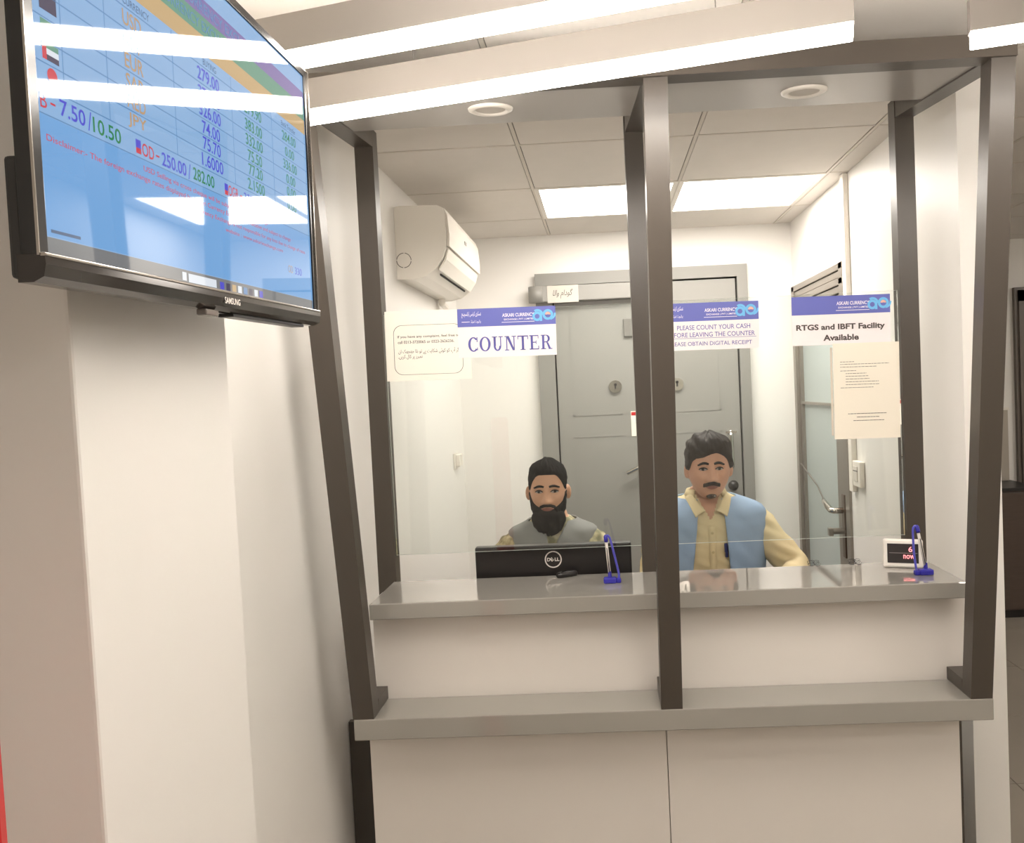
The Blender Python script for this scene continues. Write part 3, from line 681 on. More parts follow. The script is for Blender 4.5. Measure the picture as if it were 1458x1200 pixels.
stext('OGB', .40, .141, .03, .0145, S_red, bold=.008); stext('-', .425, .141, .007, .002, S_red); stext('335', .45, .141, .03, .0155, S_bl); stext('OD', .60, .06, .02, .012, S_or); stext('330', .635, .06, .03, .012, S_bl)
for u0 in (.162, .374):
    flat('flag', u0, u0 + .01, .139, .148, S_bl, .0004); flat('flag_stripe', u0, u0 + .01, .133, .139, S_red, .0004)
stext('USD Selling via cross cheque will be subject to a 1% service charge', .345, .1185, .34, .0078, S_red)
stext('Disclaimer:- The foreign exchange rates displayed by Askari Currency Exchange are indicative and subject to change', .31, .1075, .592, .0078, S_red)
stext('Askari Currency Exchange is not responsible for any loss due to change of rates', .46, .096, .42, .0075, S_red)
stext('website : www.askariexchange.com', .47, .0845, .2, .007, S_red)
flat('screen_mark', .012, .055, .0215, .0245, S_hd, .0004)
# flags of the first column
flat('flag', .016, .040, .225, .245, S_dk); flat('flag', .016, .04, .2465, .264, S_red); flat('flag_stripe', .016, .04, .255, .264, S_dk, .0004)
flat('flag', .016, .04, .268, .284, S_dk); flat('flag', .016, .039, .2015, .2165, S_green)
flat('flag', .016, .022, .18, .196, S_red, .0004); flat('flag_stripe', .022, .039, .1907, .196, S_green, .0004); flat('flag_stripe', .022, .039, .1853, .1907, S_w, .0004); flat('flag_stripe', .022, .039, .18, .1853, S_dk, .0004)
b_ = bmesh.new(); bmesh.ops.create_circle(b_, cap_ends=True, segments=24, radius=.0072, matrix=Matrix.Translation((.028, .167, .0005))); obj('flag', b_, S_red, tv)
# cabinet
b_ = bmesh.new(); box(b_, -.010, .003, -.002, SH + .012, -.014, .003, .001); box(b_, SW, SW + .012, -.002, SH + .012, -.014, .003, .001); box(b_, -.010, SW + .012, SH, SH + .013, -.014, .003, .001)
obj('bezel', b_, M_blackgl, tv)
b_ = bmesh.new(); p_ = [(-.0005, .004), (.0, .0075), (-.010, .0085), (-.021, .006), (-.026, -.004), (-.026, -.018), (-.0005, -.018)]
r0 = [b_.verts.new((-.010, v, z)) for v, z in p_]; r1 = [b_.verts.new((SW + .012, v, z)) for v, z in p_]
for k in range(len(p_)): b_.faces.new((r0[k], r0[(k + 1) % len(p_)], r1[(k + 1) % len(p_)], r1[k]))
b_.faces.new(r0[::-1]); b_.faces.new(r1); bmesh.ops.recalc_face_normals(b_, faces=b_.faces)
obj('lower_bezel', b_, mat('bezel_dark_gloss', (58, 53, 50), .12, .05, 6, metal=.3), tv)
obj('chrome_strip', B(-.0105, SW + .0125, -.003, .0005, .0035, .009, .001), M_silver, tv)
obj('chrome_edge', B(SW + .0115, SW + .0135, -.002, SH + .013, -.003, .0055), M_silver, tv); obj('chrome_edge', B(-.0112, -.0098, -.002, SH + .013, .0015, .0038), M_silver, tv)
obj('back_housing', B(.04, SW - .03, .08, SH - .02, -.03, -.013, .006), M_black, tv)
obj('back_housing', B(-.006, SW - .02, -.022, .088, -.028, -.013, .004), M_black, tv)
obj('wall_mount', B(.26, .44, .12, .3, -.090, -.028), M_black, tv)
me = text_mesh('SAMSUNG', .046, .0085, bold=.02); me.transform(Matrix.Translation((.361, -.0125, .0092))); obj('brand_lettering', me, M_logo, tv)
obj('sensor', B(.30, .335, -.0345, -.026, -.012, .002, .002), mat('sensor_plastic', (120, 112, 106), .15, .05), tv)
obj('speaker_grille', B(.39, .66, -.031, -.0262, -.026, -.004, .001), M_black, tv)

# ============================================================ LINEAR LIGHTS
LDIR = Vector((1.103, -.286, 0)).normalized(); lang = math.atan2(LDIR.y, LDIR.x)
def led(x, y, length, label, z=.62, wires=(.2, .8)):
    t = thing('linear_light', label, 'light', (x, y, H0 + z), 'suspended linear lights'); t.rotation_euler = (0, 0, lang)
    obj('diffuser', B(0, length, -.014, .014, -.013, .013, .002), M_led, t)
    obj('housing', B(-.003, length + .003, -.0145, .0145, .013, .078, .001), mat('led_housing', (138, 131, 125), .5, .02), t)
    for f_ in wires: obj('suspension_wire', tube(bmesh.new(), [(length * f_, 0, .077), (length * f_, 0, .827 - z)], .0012, 6), M_grid, t)
led(-.64, 1.804, 1.157, 'glowing suspended linear light running in front of the canopy beam', wires=(.245, .79))
led(-.60, 1.511, 1.157, 'glowing suspended linear light closer to the middle of the ceiling', wires=(.6, .9))
led(-.40, 1.18, 1.157, 'unseen suspended linear light added to brighten the housing of the next row', wires=(.2, .8))  # added row above the view, lights the side of the next housing
led(.723, 1.587, 1.157, 'glowing suspended linear light starting at the right front post', wires=(.015, .8))
led(1.3, .30, 1.157, 'unseen suspended linear light added as fill on the hallway side of the waiting area', wires=(.2, .8))  # added outside the view as general fill light

# ============================================================ HALL AND FOREGROUND
t = thing('low_cabinet', 'dark brown low cabinet standing in the hallway beside the dark door', 'cabinet', (2.3, YFAR, 0))
obj('cabinet_body', B(-.35, .30, -.36, -.006, .05, .78, .003), M_wood, t); obj('cabinet_top', B(-.36, .31, -.375, -.006, .78, .80, .002), M_black, t); obj('plinth', B(-.34, .29, -.34, -.01, 0, .05), M_black, t)
for x in (-.345, -.02): 
    d_ = obj('cabinet_door', B(x, x + .315, -.372, -.361, .06, .77, .002), M_wood, t); obj('knob', cyl(bmesh.new(), (x + (.28 if x < -.1 else .035), -.38, .5), .012, .018, 'Y', 12), M_chrome, d_)
t = thing('wall_board', 'pale grey board leaning on the hallway wall above the low cabinet', 'board', (2.3, YFAR, .80)); 
obj('board', B(-.34, .29, -.04, -.012, 0, .46, .003), M_board, t); obj('board_edge', B(-.345, .295, -.043, -.010, .455, .47, .001), M_switch, t)
t = thing('red_stand', 'tall red display stand at the edge beside the wall pillar', 'stand', (-.539, .62, 0))
b_ = bmesh.new(); box(b_, -.045, .045, -.02, .02, .03, H0 - .13, .018); obj('panel', b_, M_redobj, t); obj('foot', B(-.07, .07, -.12, .12, 0, .03, .004), M_black, t)
# ============================================================ PEOPLE
def clothmat(name, rgb, var=.06, scale=9, bump=.35, bscale=28): return mat(name, rgb, .85, var, scale, bump, bscale, spec=.2)
M_skinL = mat('skin_warm', (208, 160, 130), .5, .05, 18, spec=.35); M_skinR = mat('skin_tan', (200, 152, 126), .5, .05, 18, spec=.35)
M_lipL = mat('lips', (150, 92, 80), .5, .05, 30)
M_hairb = mat('hair_black', (18, 15, 15), .75, .25, 30, .25, 90, spec=.12, stretch=(3, 3, 1)); M_hairr = mat('hair_dark_brown', (42, 33, 29), .6, .3, 22, .4, 70, spec=.25, stretch=(1, 3, 6))
M_eyew = mat('eye_white_shaded', (172, 162, 154), .25, .02); M_iris = mat('iris_dark', (30, 20, 16), .15, .05)  # eye whites darkened to carry the shade of the sockets
M_vestg = clothmat('vest_grey', (134, 134, 132), .05); M_vestb = clothmat('vest_blue', (144, 166, 194), .05, 5)
M_shirty = clothmat('shirt_pale_yellow', (214, 197, 158), .06, 6); M_trous = clothmat('trousers_dark', (60, 58, 56))
def camo():
    mt = bpy.data.materials.new('shirt_mottled'); mt.use_nodes = True; nt = mt.node_tree; N = nt.nodes
    tc = N.new('ShaderNodeTexCoord'); nz = N.new('ShaderNodeTexNoise'); nz.inputs['Scale'].default_value = 26; cr = N.new('ShaderNodeValToRGB')
    cr.color_ramp.interpolation = 'LINEAR'
    for p, c in ((0.40, (128, 124, 96)), (.52, (176, 166, 132)), (.62, (196, 184, 152))):
        e = cr.color_ramp.elements.new(p); e.color = srgb(c)
    cr.color_ramp.elements[0].color = srgb((128, 124, 96)); cr.color_ramp.elements[-1].color = srgb((200, 188, 158))
    nt.links.new(tc.outputs['Object'], nz.inputs['Vector']); nt.links.new(nz.outputs['Fac'], cr.inputs[0]); nt.links.new(cr.outputs[0], N['Principled BSDF'].inputs['Base Color'])
    N['Principled BSDF'].inputs['Roughness'].default_value = .9; return mt
M_camo = camo()
def sstep(a, b, x):
    t = np.clip((x - a) / (b - a), 0, 1); return t * t * (3 - 2 * t)
class Head:
    """x to the picture's right, f towards the viewer, z up; origin at the head centre"""
    def __init__(s, w=.074, d=.098, h=.113, jaw=.28, chin=.006, cheek=.004, nose=.021):
        s.w, s.d, s.h, s.jaw, s.chin, s.cheek, s.nose = w, d, h, jaw, chin, cheek, nose
    def width(s, t): return s.w * (1 - s.jaw * np.maximum(0, -t) ** 1.8) * (1 + .03 * np.maximum(0, t))
    def feat(s, x, z):
        ax = np.abs(x); g = lambda v, c, k: np.exp(-((v - c) / k) ** 2)
        y = s.nose * g(x, 0, .0085 + .006 * sstep(.0, -.03, z)) * sstep(.022, -.030, z) * sstep(-.047, -.036, z)
        y = y + .007 * g(ax, .014, .007) * g(z, -.033, .008)
        y = y - .013 * g(ax, .030, .014) * g(z, .006, .0105) - .004 * g(ax, .019, .007) * g(z, -.012, .016)
        y = y + .005 * g(ax, .030, .020) * g(z, .024, .007)
        y = y + s.cheek * g(ax, .044, .018) * g(z, -.022, .018)
        y = y + .0055 * g(x, 0, .020) * (g(z, -.056, .005) + g(z, -.066, .0055)) - .002 * g(x, 0, .02) * g(z, -.061, .0025)
        y = y - .004 * g(x, 0, .025) * g(z, -.076, .007) + s.chin * g(x, 0, .022) * g(z, -.094, .015)
        return y
    def pts(s, az, el, off=0):
        ce, se = np.cos(el), np.sin(el); t = se; ce = np.where(se > 0, np.abs(ce) ** .78, np.abs(ce) ** .86)
        x = s.width(t) * np.sin(az) * ce; dy = np.cos(az) * ce
        f = np.where(dy > 0, s.d * .93 * np.abs(dy) ** .82, -s.d * np.abs(dy) ** .9); z = s.h * se
        n = np.stack([x / s.w ** 2, f / s.d ** 2, z / s.h ** 2], -1); n /= np.linalg.norm(n, axis=-1, keepdims=True)
        f = f + np.where(dy > 0, s.feat(x, z) * sstep(0, .25, dy), 0)
        p = np.stack([x, f, z], -1)
        return p + n * (off[..., None] if hasattr(off, 'shape') else off)
    def face(s, x, z):
        t = z / s.h; dx = x / float(s.width(np.array(t))); dy = max(1e-4, (1 - t * t) ** (.78 if t > 0 else .86) - dx * dx) ** .5
        return float(s.d * .93 * dy ** .82 + s.feat(np.array(x), np.array(z)))
    def grid(s, bm, offfn=None, nu=96, nv=64):
        az = np.linspace(-np.pi, np.pi, nu, endpoint=False); el = np.linspace(-np.pi / 2 + .02, np.pi / 2 - .02, nv)
        A, E_ = np.meshgrid(az, el)
        base = s.pts(A, E_)
        P = base if offfn is None else s.pts(A, E_, offfn(A, base))
        V = [[bm.verts.new((q[0], -q[1], q[2])) for q in row] for row in P]
        for j in range(nv - 1):
            for i in range(nu): bm.faces.new((V[j][i], V[j][(i + 1) % nu], V[j + 1][(i + 1) % nu], V[j + 1][i]))
        bm.faces.new(V[0][::-1]); bm.faces.new(V[-1]); return bm
def strand_noise(A, z, k=1.0): return .0016 * k * (np.sin(A * 31 + z * 60) + np.sin(A * 57 - z * 150 + 1.3) * .7 + np.sin(A * 17 + z * 260) * .6)
TORSO = [(-.56, .165, .125), (-.50, .185, .138), (-.42, .185, .135), (-.30, .178, .122), (-.15, .190, .122), (-.06, .196, .112), (-.02, .192, .100), (.0, .178, .090), (.02, .140, .080), (.04, .092, .070), (.06, .064, .062), (.085, .058, .060)]
class Person:
    def __init__(s, name, label, head, hc, tx, ty, zs, fa, fb, elbows, wrists, skin, slope=1.0, ear=.006):
        s.hd, s.hc, s.tx, s.ty, s.zs, s.fa, s.fb, s.skin = head, Vector(hc), tx, ty, zs, fa, fb, skin
        s.slope = slope; s.el, s.wr = elbows, wrists; s.ear = ear
        s.root = thing(name, label, 'person', (tx, ty, 0))
        s.body()
    def add(s, name, bm, mt, parent=None, sm=True):
        if isinstance(bm, bmesh.types.BMesh):
            me = bpy.data.meshes.new(name); bm.normal_update(); bm.to_mesh(me); bm.free()
        else: me = bm
        me.transform(Matrix.Translation((-s.tx, -s.ty, 0)))
        o = obj(name, me, mt, parent or s.root)
        return smooth(o) if sm else o
    def sec(s, z):
        T = [(d * (s.slope if d > 0 else 1), a, b) for d, a, b in TORSO]; d = z - s.zs
        a = float(np.interp(d, [q[0] for q in T], [q[1] for q in T])); b = float(np.interp(d, [q[0] for q in T], [q[2] for q in T]))
        k = float(np.clip(1 - d / (.06 * s.slope), 0, 1))
        return a * (1 + (s.fa - 1) * k), b * (1 + (s.fb - 1) * k)
    def rings(s, off, z0=None, z1=None):
        r = []; n = 40; z0 = s.zs - .56 if z0 is None else z0; z1 = s.zs + .085 * s.slope if z1 is None else z1
        for i in range(n):
            z = z0 + (z1 - z0) * i / (n - 1); a, b = s.sec(z); r.append((s.tx, s.ty, z, a + off, b + off))
        return r
    def front_y(s, x, z, off=0):
        a, b = s.sec(z); a += off; b += off; q = min(.999, abs(x - s.tx) / a); return s.ty - b * (1 - q ** 2.3) ** (1 / 2.3)
    def shoulder(s, k): return Vector((s.tx + k * (s.sec(s.zs - .05)[0] - .03), s.ty, s.zs - .058))
    def body(s):
        bm = bmesh.new()
        hb = s.hd.grid(bmesh.new()); me = bpy.data.meshes.new('h'); hb.transform(Matrix.Translation(s.hc)); hb.to_mesh(me); hb.free(); bm.from_mesh(me); bpy.data.meshes.remove(me)
        for k in (-1, 1):                                    # ears
            ex = s.hc + Vector((k * (s.hd.w + s.ear), .012, -.006))
            b2 = bmesh.new(); bmesh.ops.create_uvsphere(b2, u_segments=16, v_segments=12, radius=1, matrix=Matrix.Translation(ex) @ Matrix.Rotation(k * math.radians(28), 4, 'Z') @ Matrix.Diagonal((.011, .020, .030, 1)))
            me = bpy.data.meshes.new('e'); b2.to_mesh(me); b2.free(); bm.from_mesh(me); bpy.data.meshes.remove(me)
        nk0 = Vector((s.tx, s.ty + .005, s.zs + .01)); nk1 = s.hc + Vector((0, .028, -.05))
        tube(bm, [nk0, nk0.lerp(nk1, .5), nk1], [.066, .058, .058], 24)
        loft(bm, s.rings(0))
        for k, e, w_ in ((-1, s.el[0], s.wr[0]), (1, s.el[1], s.wr[1])):
            sh_ = s.shoulder(k); e = Vector(e); w_ = Vector(w_)
            tube(bm, [sh_ - Vector((k * .03, 0, -.005)), sh_ + Vector((k * .025, 0, 0)), sh_.lerp(e, .3), sh_.lerp(e, .7), e, e.lerp(w_, .3), e.lerp(w_, .75), w_], [.032, .038, .042, .042, .042, .042, .033, .027], 18)
            d = (w_ - e).normalized(); d.z = 0; d.normalize(); sd = Vector((0, 0, 1)).cross(d)   # palm and five fingers
            dn_ = Vector((0, 0, -1)); p = w_ + d * .045 + dn_ * .006
            for q in (-1.5, -.5, .5, 1.5): tube(bm, [w_ + sd * q * .012, p + d * .05 + sd * q * .019], [.017, .0125], 10)
            for q, ln in ((-1.5, .062), (-.5, .075), (.5, .080), (1.5, .072)):
                a = p + d * .045 + sd * q * .020; b = a + d * ln * .45 + Vector((0, 0, .008)) + sd * q * .003; c = b + d * ln * .35 + dn_ * .008; f = c + d * ln * .2 + dn_ * .010
                tube(bm, [a, b, c, f], [.0095, .009, .0085, .007], 10)
            th = sd * (1 if sd.dot(Vector((-k, 0, 0))) > 0 else -1)
            a = w_ + d * .025 + th * .022; tube(bm, [a, a + d * .025 + th * .025, a + d * .055 + th * .032 + dn_ * .006], [.0125, .011, .008], 10)
        z0 = s.zs - .50
        for k in (-1, 1):                                    # thighs, shins, feet
            hp = Vector((s.tx + k * .085, s.ty - .02, z0)); kn = Vector((s.tx + k * .12, s.ty - .40, z0 - .005)); an = Vector((s.tx + k * .12, s.ty - .36, .09))
            tube(bm, [hp, hp.lerp(kn, .5), kn], [.075, .068, .052], 18); tube(bm, [kn, kn.lerp(an, .35), an], [.052, .052, .036], 16)
            tube(bm, [an + Vector((0, .04, -.045)), an + Vector((0, -.06, -.055)), an + Vector((0, -.15, -.065))], [.034, .032, .022], 14)
        b2 = remeshed(bm, .0045, 1)
        s.add('body', b2, s.skin)
    def shirt(s, mt, vz=None, vs_=.5, off=.010, cuff=.9):
        bm = bmesh.new(); loft(bm, s.rings(off, s.zs - .50, s.zs + .065 * s.slope))
        for k, e, w_ in ((-1, s.el[0], s.wr[0]), (1, s.el[1], s.wr[1])):
            sh_ = s.shoulder(k); e = Vector(e); w_ = Vector(w_)
            P = [sh_ - Vector((k * .03, 0, -.005)), sh_ + Vector((k * .012, 0, -.002)), sh_.lerp(e, .14) + Vector((k * .010, 0, .004)), sh_.lerp(e, .3), sh_.lerp(e, .7), e, e.lerp(w_, .3), e.lerp(w_, .7), e.lerp(w_, cuff)]
            tube(bm, P, [.046, .060, .066, .067, .063, .058, .055, .047, .040], 20)
        b2 = remeshed(bm, .006, 2)
        for v in b2.verts:                                   # folds of cloth
            x, y, z = v.co; v.co += v.normal * (.0022 * math.sin(x * 70 + z * 95) * math.sin(y * 60 - z * 40) + .0016 * math.sin(z * 150 + x * 60))
        if vz is not None:
            kill = [f for f in b2.faces if f.calc_center_median().y < s.ty and f.calc_center_median().z > vz and abs(f.calc_center_median().x - s.tx) < (f.calc_center_median().z - vz) * vs_]
            bmesh.ops.delete(b2, geom=kill, context='FACES')
        s.add('shirt', b2, mt)
    def vest(s, mt, openf, off=.020, zlow=-.52, ztop=.052, amax=9):
        bm = bmesh.new(); n, seg = 70, 120; R_ = []
        z0, z1 = s.zs + zlow, s.zs + ztop * s.slope
        for i in range(n):
            z = z0 + (z1 - z0) * i / (n - 1); a, b = s.sec(z); a = min(a + off, amax); b += off + .004; r = []
            lo, hi = openf(z); de = lambda x: math.asin(math.copysign(min(.95, abs(x) / a) ** 1.15, x))
            ta, tb = 1.5 * math.pi + de(hi), 3.5 * math.pi + de(lo)
            for k in range(seg + 1):
                t = ta + (tb - ta) * k / seg; c, q = math.cos(t), math.sin(t)
                x = s.tx + a * math.copysign(abs(c) ** (2 / 2.3), c); y = s.ty + b * math.copysign(abs(q) ** (2 / 2.3), q)
                wv = .003 * math.sin(x * 55 + z * 30) * math.sin(z * 40 + x * 20)
                r.append(bm.verts.new((x, y - wv, z)))
            R_.append(r)
        for a, b in zip(R_, R_[1:]):
            for k in range(seg): bm.faces.new((a[k], a[k + 1], b[k + 1], b[k]))
        o = s.add('vest', bm, mt); md = o.modifiers.new('s', 'SOLIDIFY'); md.thickness = .006; md.offset = 1
        return o
    def eyes(s, ez=.006, ex=.030, tilt=0, lid=.0):
        for k in (-1, 1):
            cx = k * ex; n = 20
            b = bmesh.new(); V = []
            for i in range(n + 1):
                u = -1 + 2 * i / n; x = cx + u * .0145; hh = .0054 * (1 - abs(u) ** 2.2) + .0003; zc = ez + .001 * (1 - u * u) - .0006 * u * k
                y = s.hd.face(x, zc) + .0018 + .003 * (1 - u * u)
                V.append([b.verts.new(s.hc + Vector((x, -(y - .0012), zc + hh))), b.verts.new(s.hc + Vector((x, -y, zc))), b.verts.new(s.hc + Vector((x, -(y - .0012), zc - hh)))])
            for a, c in zip(V, V[1:]): b.faces.new((a[0], c[0], c[1], a[1])); b.faces.new((a[1], c[1], c[2], a[2]))
            e = s.add('eye', b, M_eyew)
            b = bmesh.new(); yy = s.hd.face(cx, ez) + .0052
            bmesh.ops.create_uvsphere(b, u_segments=14, v_segments=8, radius=1, matrix=Matrix.Translation(s.hc + Vector((cx, -yy + .0005, ez + .0012))) @ Matrix.Diagonal((.0066, .002, .0058, 1))); s.add('iris', b, M_iris, e)
            pts = []
            for i in range(13):
                u = -1 + i / 6; x = cx + u * .0155; zc = ez + .0058 * (1 - abs(u) ** 2.2) + .0012; pts.append(s.hc + Vector((x, -(s.hd.face(x, zc) + .0022 + .002 * (1 - u * u)), zc)))
            s.add('upper_lid', tube(bmesh.new(), pts, [.0014 + .0010 * math.sin(math.pi * i / 12) for i in range(13)], 8), M_hairb, e)
    def brows(s, mt, ez=.027, th=.0042, inner=.010, outer=.049, arch=.004):
        for k in (-1, 1):
            pts = []; n = 12
            for i in range(n + 1):
                u = i / n; x = k * (inner + (outer - inner) * u); zc = ez + arch * math.sin(math.pi * min(1, u * 1.1)) - .004 * u ** 3
                pts.append(s.hc + Vector((x, -(s.hd.face(x, zc) + .0005), zc)))
            s.add('eyebrow', tube(bmesh.new(), pts, [th * (.55 + .45 * math.sin(math.pi * (.15 + .8 * i / n))) for i in range(n + 1)], 8), mt)
    def lips(s, mt, z=-.060, hw=.024):
        b = bmesh.new(); n = 16; V = []
        for i in range(n + 1):
            u = -1 + 2 * i / n; x = u * hw; q = 1 - abs(u) ** 2
            row = []
            for zz in (z + .0065 * q + .0002, z + .003 * q, z, z - .004 * q, z - .0085 * q - .0002): row.append(b.verts.new(s.hc + Vector((x, -(s.hd.face(x, zz) + .0012 + (.0012 * q if zz != z else 0)), zz))))
            V.append(row)
        for a, c in zip(V, V[1:]):
            for k in range(4): b.faces.new((a[k], c[k], c[k + 1], a[k + 1]))
        s.add('lips', b, mt)
    def hair(s, mt, lineF, thickF, name='hair'):
        b = bmesh.new()
        def off(A, P):
            d = np.degrees(np.abs(A)); z = P[..., 2]; hl = lineF(np.degrees(A), P)
            k = sstep(-.001, .012, z - hl); return -.006 + k * (.006 + thickF(np.degrees(A), P) + strand_noise(A, z))
        s.hd.grid(b, off, 120, 80); b.transform(Matrix.Translation(s.hc)); return s.add(name, b, mt)

# ---- the bearded man in the grey vest
hL = Head(w=.0715, d=.098, h=.113, jaw=.30, nose=.031)
pL = Person('person', 'bearded man in a grey vest over a mottled shirt seated behind the monitor', hL, (-.232, 3.20, H0 - .399), -.224, 3.245, .950, 1.0, 1.0,
            [(-.455, 3.19, .76), (.002, 3.19, .76)], [(-.34, 2.92, .735), (-.10, 2.92, .735)], M_skinL, slope=1.0)
pL.shirt(M_camo)
pL.vest(M_vestg, lambda z: (-.012 - .010 * max(0, (z - .93) / .05), .020 + .03 * max(0, (z - .93) / .05)), amax=.172)
pL.eyes(); pL.brows(M_hairb, th=.0048, arch=.003); pL.lips(M_lipL)
pL.hair(M_hairb, lambda d, P: np.interp(np.abs(d), [0, 30, 42, 55, 66, 78, 90, 110, 140, 180], [.068, .067, .060, .040, .010, .0, .026, .026, -.05, -.06]),
        lambda d, P: .0035 + .007 * sstep(.02, .06, P[..., 2]) + .005 * sstep(.05, .1, P[..., 2]) + .003 * np.sin(P[..., 0] * 110 + 1) * sstep(.05, .1, P[..., 2]) + .005 * np.exp(-((d + 25) / 25) ** 2) * sstep(.06, .09, P[..., 2]))
def beardL(A, P):
    d = np.degrees(np.abs(A)); x, z = np.abs(P[..., 0]), P[..., 2]
    top = np.interp(d, [0, 16, 24, 34, 48, 60, 72, 84, 92], [-.080, -.078, -.064, -.052, -.042, -.030, .004, .008, -.03])
    k = sstep(.003, -.008, z - top) * sstep(100, 84, d)
    mst = np.exp(-((z + .0455 + .45 * np.maximum(0, x - .012)) / .0078) ** 4) * sstep(.036, .028, x) * (d < 60)
    return -.006 + k * (.006 + .003 + .012 * sstep(-.02, -.075, z) + strand_noise(A, z)) + np.maximum(0, mst - k) * (.006 + .0045)
b_ = bmesh.new(); hL.grid(b_, beardL, 120, 90)
R_ = []
for i in range(16):
    u = i / 15; z = -.055 - .112 * u; a = float(np.interp(u, [0, .25, .45, .7, .88, 1], [.040, .064, .066, .056, .042, .018])); bb = float(np.interp(u, [0, .25, .5, .8, 1], [.03, .050, .052, .042, .014])); R_.append((0, -.046 + .002 * u, z, a, bb))
loft(b_, R_, 48, 2.2)
for v in b_.verts:
    if v.co.z < -.085:
        an = math.atan2(v.co.x, -v.co.y); r = .0022 * (math.sin(an * 23 + v.co.z * 30) + .7 * math.sin(an * 41 - v.co.z * 80)); v.co.x += r * math.sin(an); v.co.y -= r * math.cos(an); v.co.z += .004 * math.sin(an * 29) * (1 if v.co.z < -.15 else 0)
b_.transform(Matrix.Translation(pL.hc)); pL.add('beard', b_, M_hairb)

# ---- the man in the light blue vest
hR = Head(w=.079, d=.10, h=.114, jaw=.24, chin=.004, cheek=.006, nose=.028)
pR = Person('person', 'man with a moustache in a light blue vest over a pale yellow shirt', hR, (.392, 3.13, H0 - .331), .386, 3.205, 1.035, 1.04, 1.2,
            [(.165, 3.12, .78), (.705, 3.10, .80)], [(.26, 2.90, .74), (.60, 2.87, .74)], M_skinR, slope=.9, ear=.002)
pR.shirt(M_shirty, vz=.998, vs_=.5)
pR.vest(M_vestb, lambda z: (-.066 + .02 * (z - .9) / .15, .056 - .008 * (z - .9) / .15), off=.024, ztop=.042)
pR.eyes(); pR.brows(M_hairb, th=.0050, arch=.004); pR.lips(mat('lips_brown', (142, 92, 80), .5, .05, 30))
def lineR(d, P):
    a = np.abs(d); base = np.interp(a, [0, 30, 45, 58, 68, 78, 90, 110, 140, 180], [.056, .050, .046, .034, .008, -.004, .022, .012, -.05, -.06])
    return base + np.where(a < 60, .010 * np.exp(-((d - 22) / 22) ** 2) - .004 * np.exp(-((d + 30) / 22) ** 2), 0)
pR.hair(M_hairr, lineR, lambda d, P: .012 + .013 * sstep(.045, .10, P[..., 2]) + .008 * np.exp(-((np.abs(d) - 60) / 35) ** 2) * sstep(.02, .06, P[..., 2]) + .003 * np.sin(P[..., 0] * 160 + P[..., 2] * 120))
def stache(A, P):
    d = np.degrees(np.abs(A)); x, z = np.abs(P[..., 0]), P[..., 2]
    m1 = np.exp(-((z + .0465 + .30 * np.maximum(0, x - .006)) / .0100) ** 4) * sstep(.038, .029, x)
    m2 = sstep(.3, .75, np.exp(-(x / .026) ** 2 - ((z + .098) / .013) ** 2))
    return -.006 + (d < 60) * np.clip(m1 + m2, 0, 1) * (.006 + .0032)
b_ = bmesh.new(); hR.grid(b_, stache, 140, 110); b_.transform(Matrix.Translation(pR.hc)); pR.add('moustache', b_, mat('moustache_brown', (44, 34, 30), .8, .2, 40))
# collar flaps, placket, buttons and the pen in the pocket
zs_ = pR.zs
for k in (-1, 1):
    b = bmesh.new(); V = []
    for i in range(11):
        u = i / 10; xi = .062 + (.020 - .062) * u; zi = zs_ + .058 + (.002 - .058) * u
        xo = .088 + (.058 - .088) * u; zo = zs_ + .046 + (-.020 - .046) * u; row = []
        for j in range(6):
            q = j / 5; x = k * (xi + (xo - xi) * q); z = zi + (zo - zi) * q + .004 * math.sin(math.pi * q)
            row.append(b.verts.new((pR.tx + x, pR.front_y(pR.tx + x, z, .034) - .004, z)))
        V.append(row)
    for a, c in zip(V, V[1:]):
        for j in range(5): b.faces.new((a[j], c[j], c[j + 1], a[j + 1]))
    o = pR.add('collar', b, M_shirty); md = o.modifiers.new('s', 'SOLIDIFY'); md.thickness = .004; md.offset = 0
b = bmesh.new(); V = []
for i in range(25):
    a = math.radians(40 + 280 * i / 24); c, q = math.sin(a), -math.cos(a)
    V.append([b.verts.new((pR.tx + r * c, pR.ty - .004 + r * q, z)) for r, z in ((.068, zs_ + .03), (.066, zs_ + .072), (.074, zs_ + .070), (.088, zs_ + .035))])
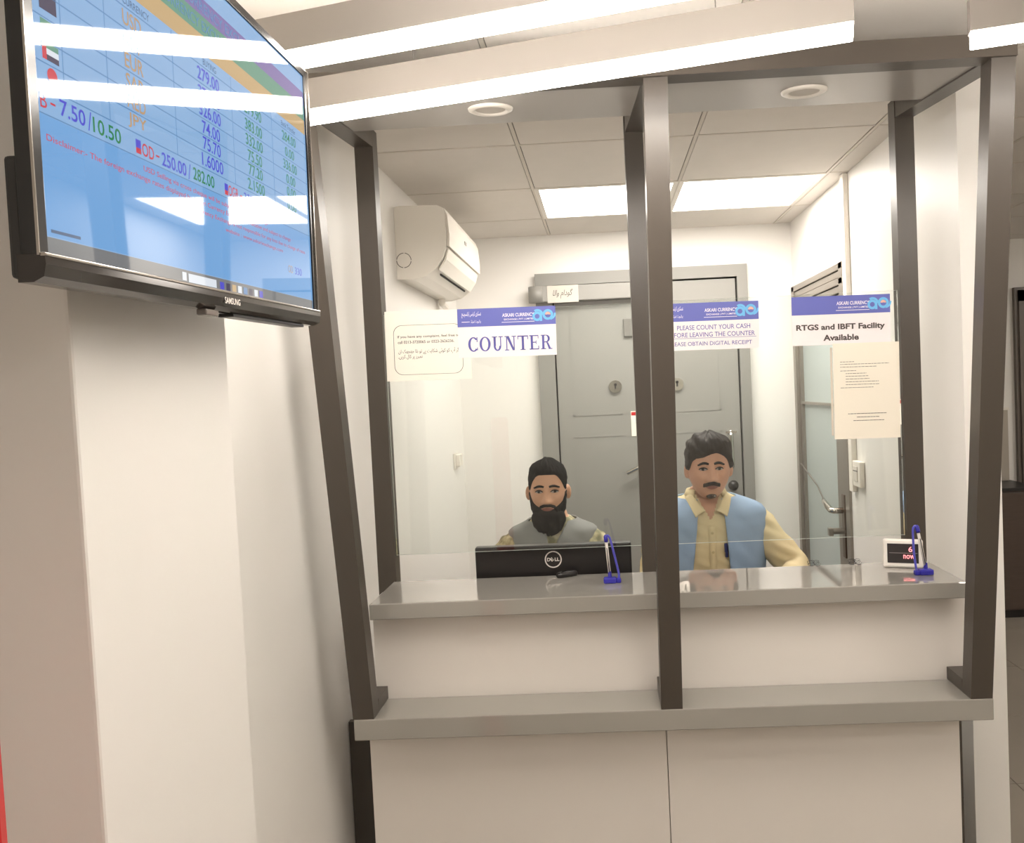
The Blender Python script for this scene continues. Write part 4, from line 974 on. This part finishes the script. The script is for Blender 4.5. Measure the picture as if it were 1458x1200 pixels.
for a, c in zip(V, V[1:]):
    for j in range(3): b.faces.new((a[j], c[j], c[j + 1], a[j + 1]))
o = pR.add('collar_band', b, M_shirty); md = o.modifiers.new('s', 'SOLIDIFY'); md.thickness = .003; md.offset = 0
b = bmesh.new(); V = []
for i in range(24):
    z = .982 - .36 * i / 23; V.append([b.verts.new((pR.tx + x, pR.front_y(pR.tx + x, z, .0145), z)) for x in (-.013, 0, .013)])
for a, c in zip(V, V[1:]):
    for j in range(2): b.faces.new((a[j], a[j + 1], c[j + 1], c[j]))
o = pR.add('placket', b, M_shirty); md = o.modifiers.new('s', 'SOLIDIFY'); md.thickness = .002; md.offset = 1
for z in (.955, .885, .815, .745):
    b = bmesh.new(); cyl(b, (pR.tx, pR.front_y(pR.tx, z, .018), z), .0055, .003, 'Y', 14); pR.add('button', b, mat('button', (190, 172, 132), .4), None, False)
x = pR.tx + .050; y = pR.front_y(x, .90, .022)
b = bmesh.new(); tube(b, [(x, y, .865), (x, y, .90), (x, y, .917)], .0055, 10); box(b, x - .008, x - .004, y - .006, y + .004, .885, .916); pR.add('pocket_pen', b, mat('pen_navy', (40, 46, 96), .3), None, False)
for p_, y_ in ((pL, 3.27), (pR, 3.235)):
    z0 = p_.zs - .50; b = bmesh.new()
    for k in (-1, 1):
        hp = Vector((p_.tx + k * .085, p_.ty - .0, z0)); kn = Vector((p_.tx + k * .12, p_.ty - .40, z0 - .005)); an = Vector((p_.tx + k * .12, p_.ty - .36, .11))
        tube(b, [hp, hp.lerp(kn, .5), kn], [.088, .078, .063], 18); tube(b, [kn, kn.lerp(an, .35), an], [.063, .060, .050], 16)
    p_.add('trousers', remeshed(b, .008, 2), M_trous)
    b = bmesh.new()
    for k in (-1, 1):
        an = Vector((p_.tx + k * .12, p_.ty - .36, .0)); box(b, an.x - .045, an.x + .045, an.y - .19, an.y + .07, 0, .075, .025)
    p_.add('shoes', b, M_black)
chair(-.224, 3.30, 'black office chair under the bearded man', .36)
chair(.386, 3.26, 'black office chair under the man in the blue vest', .44)
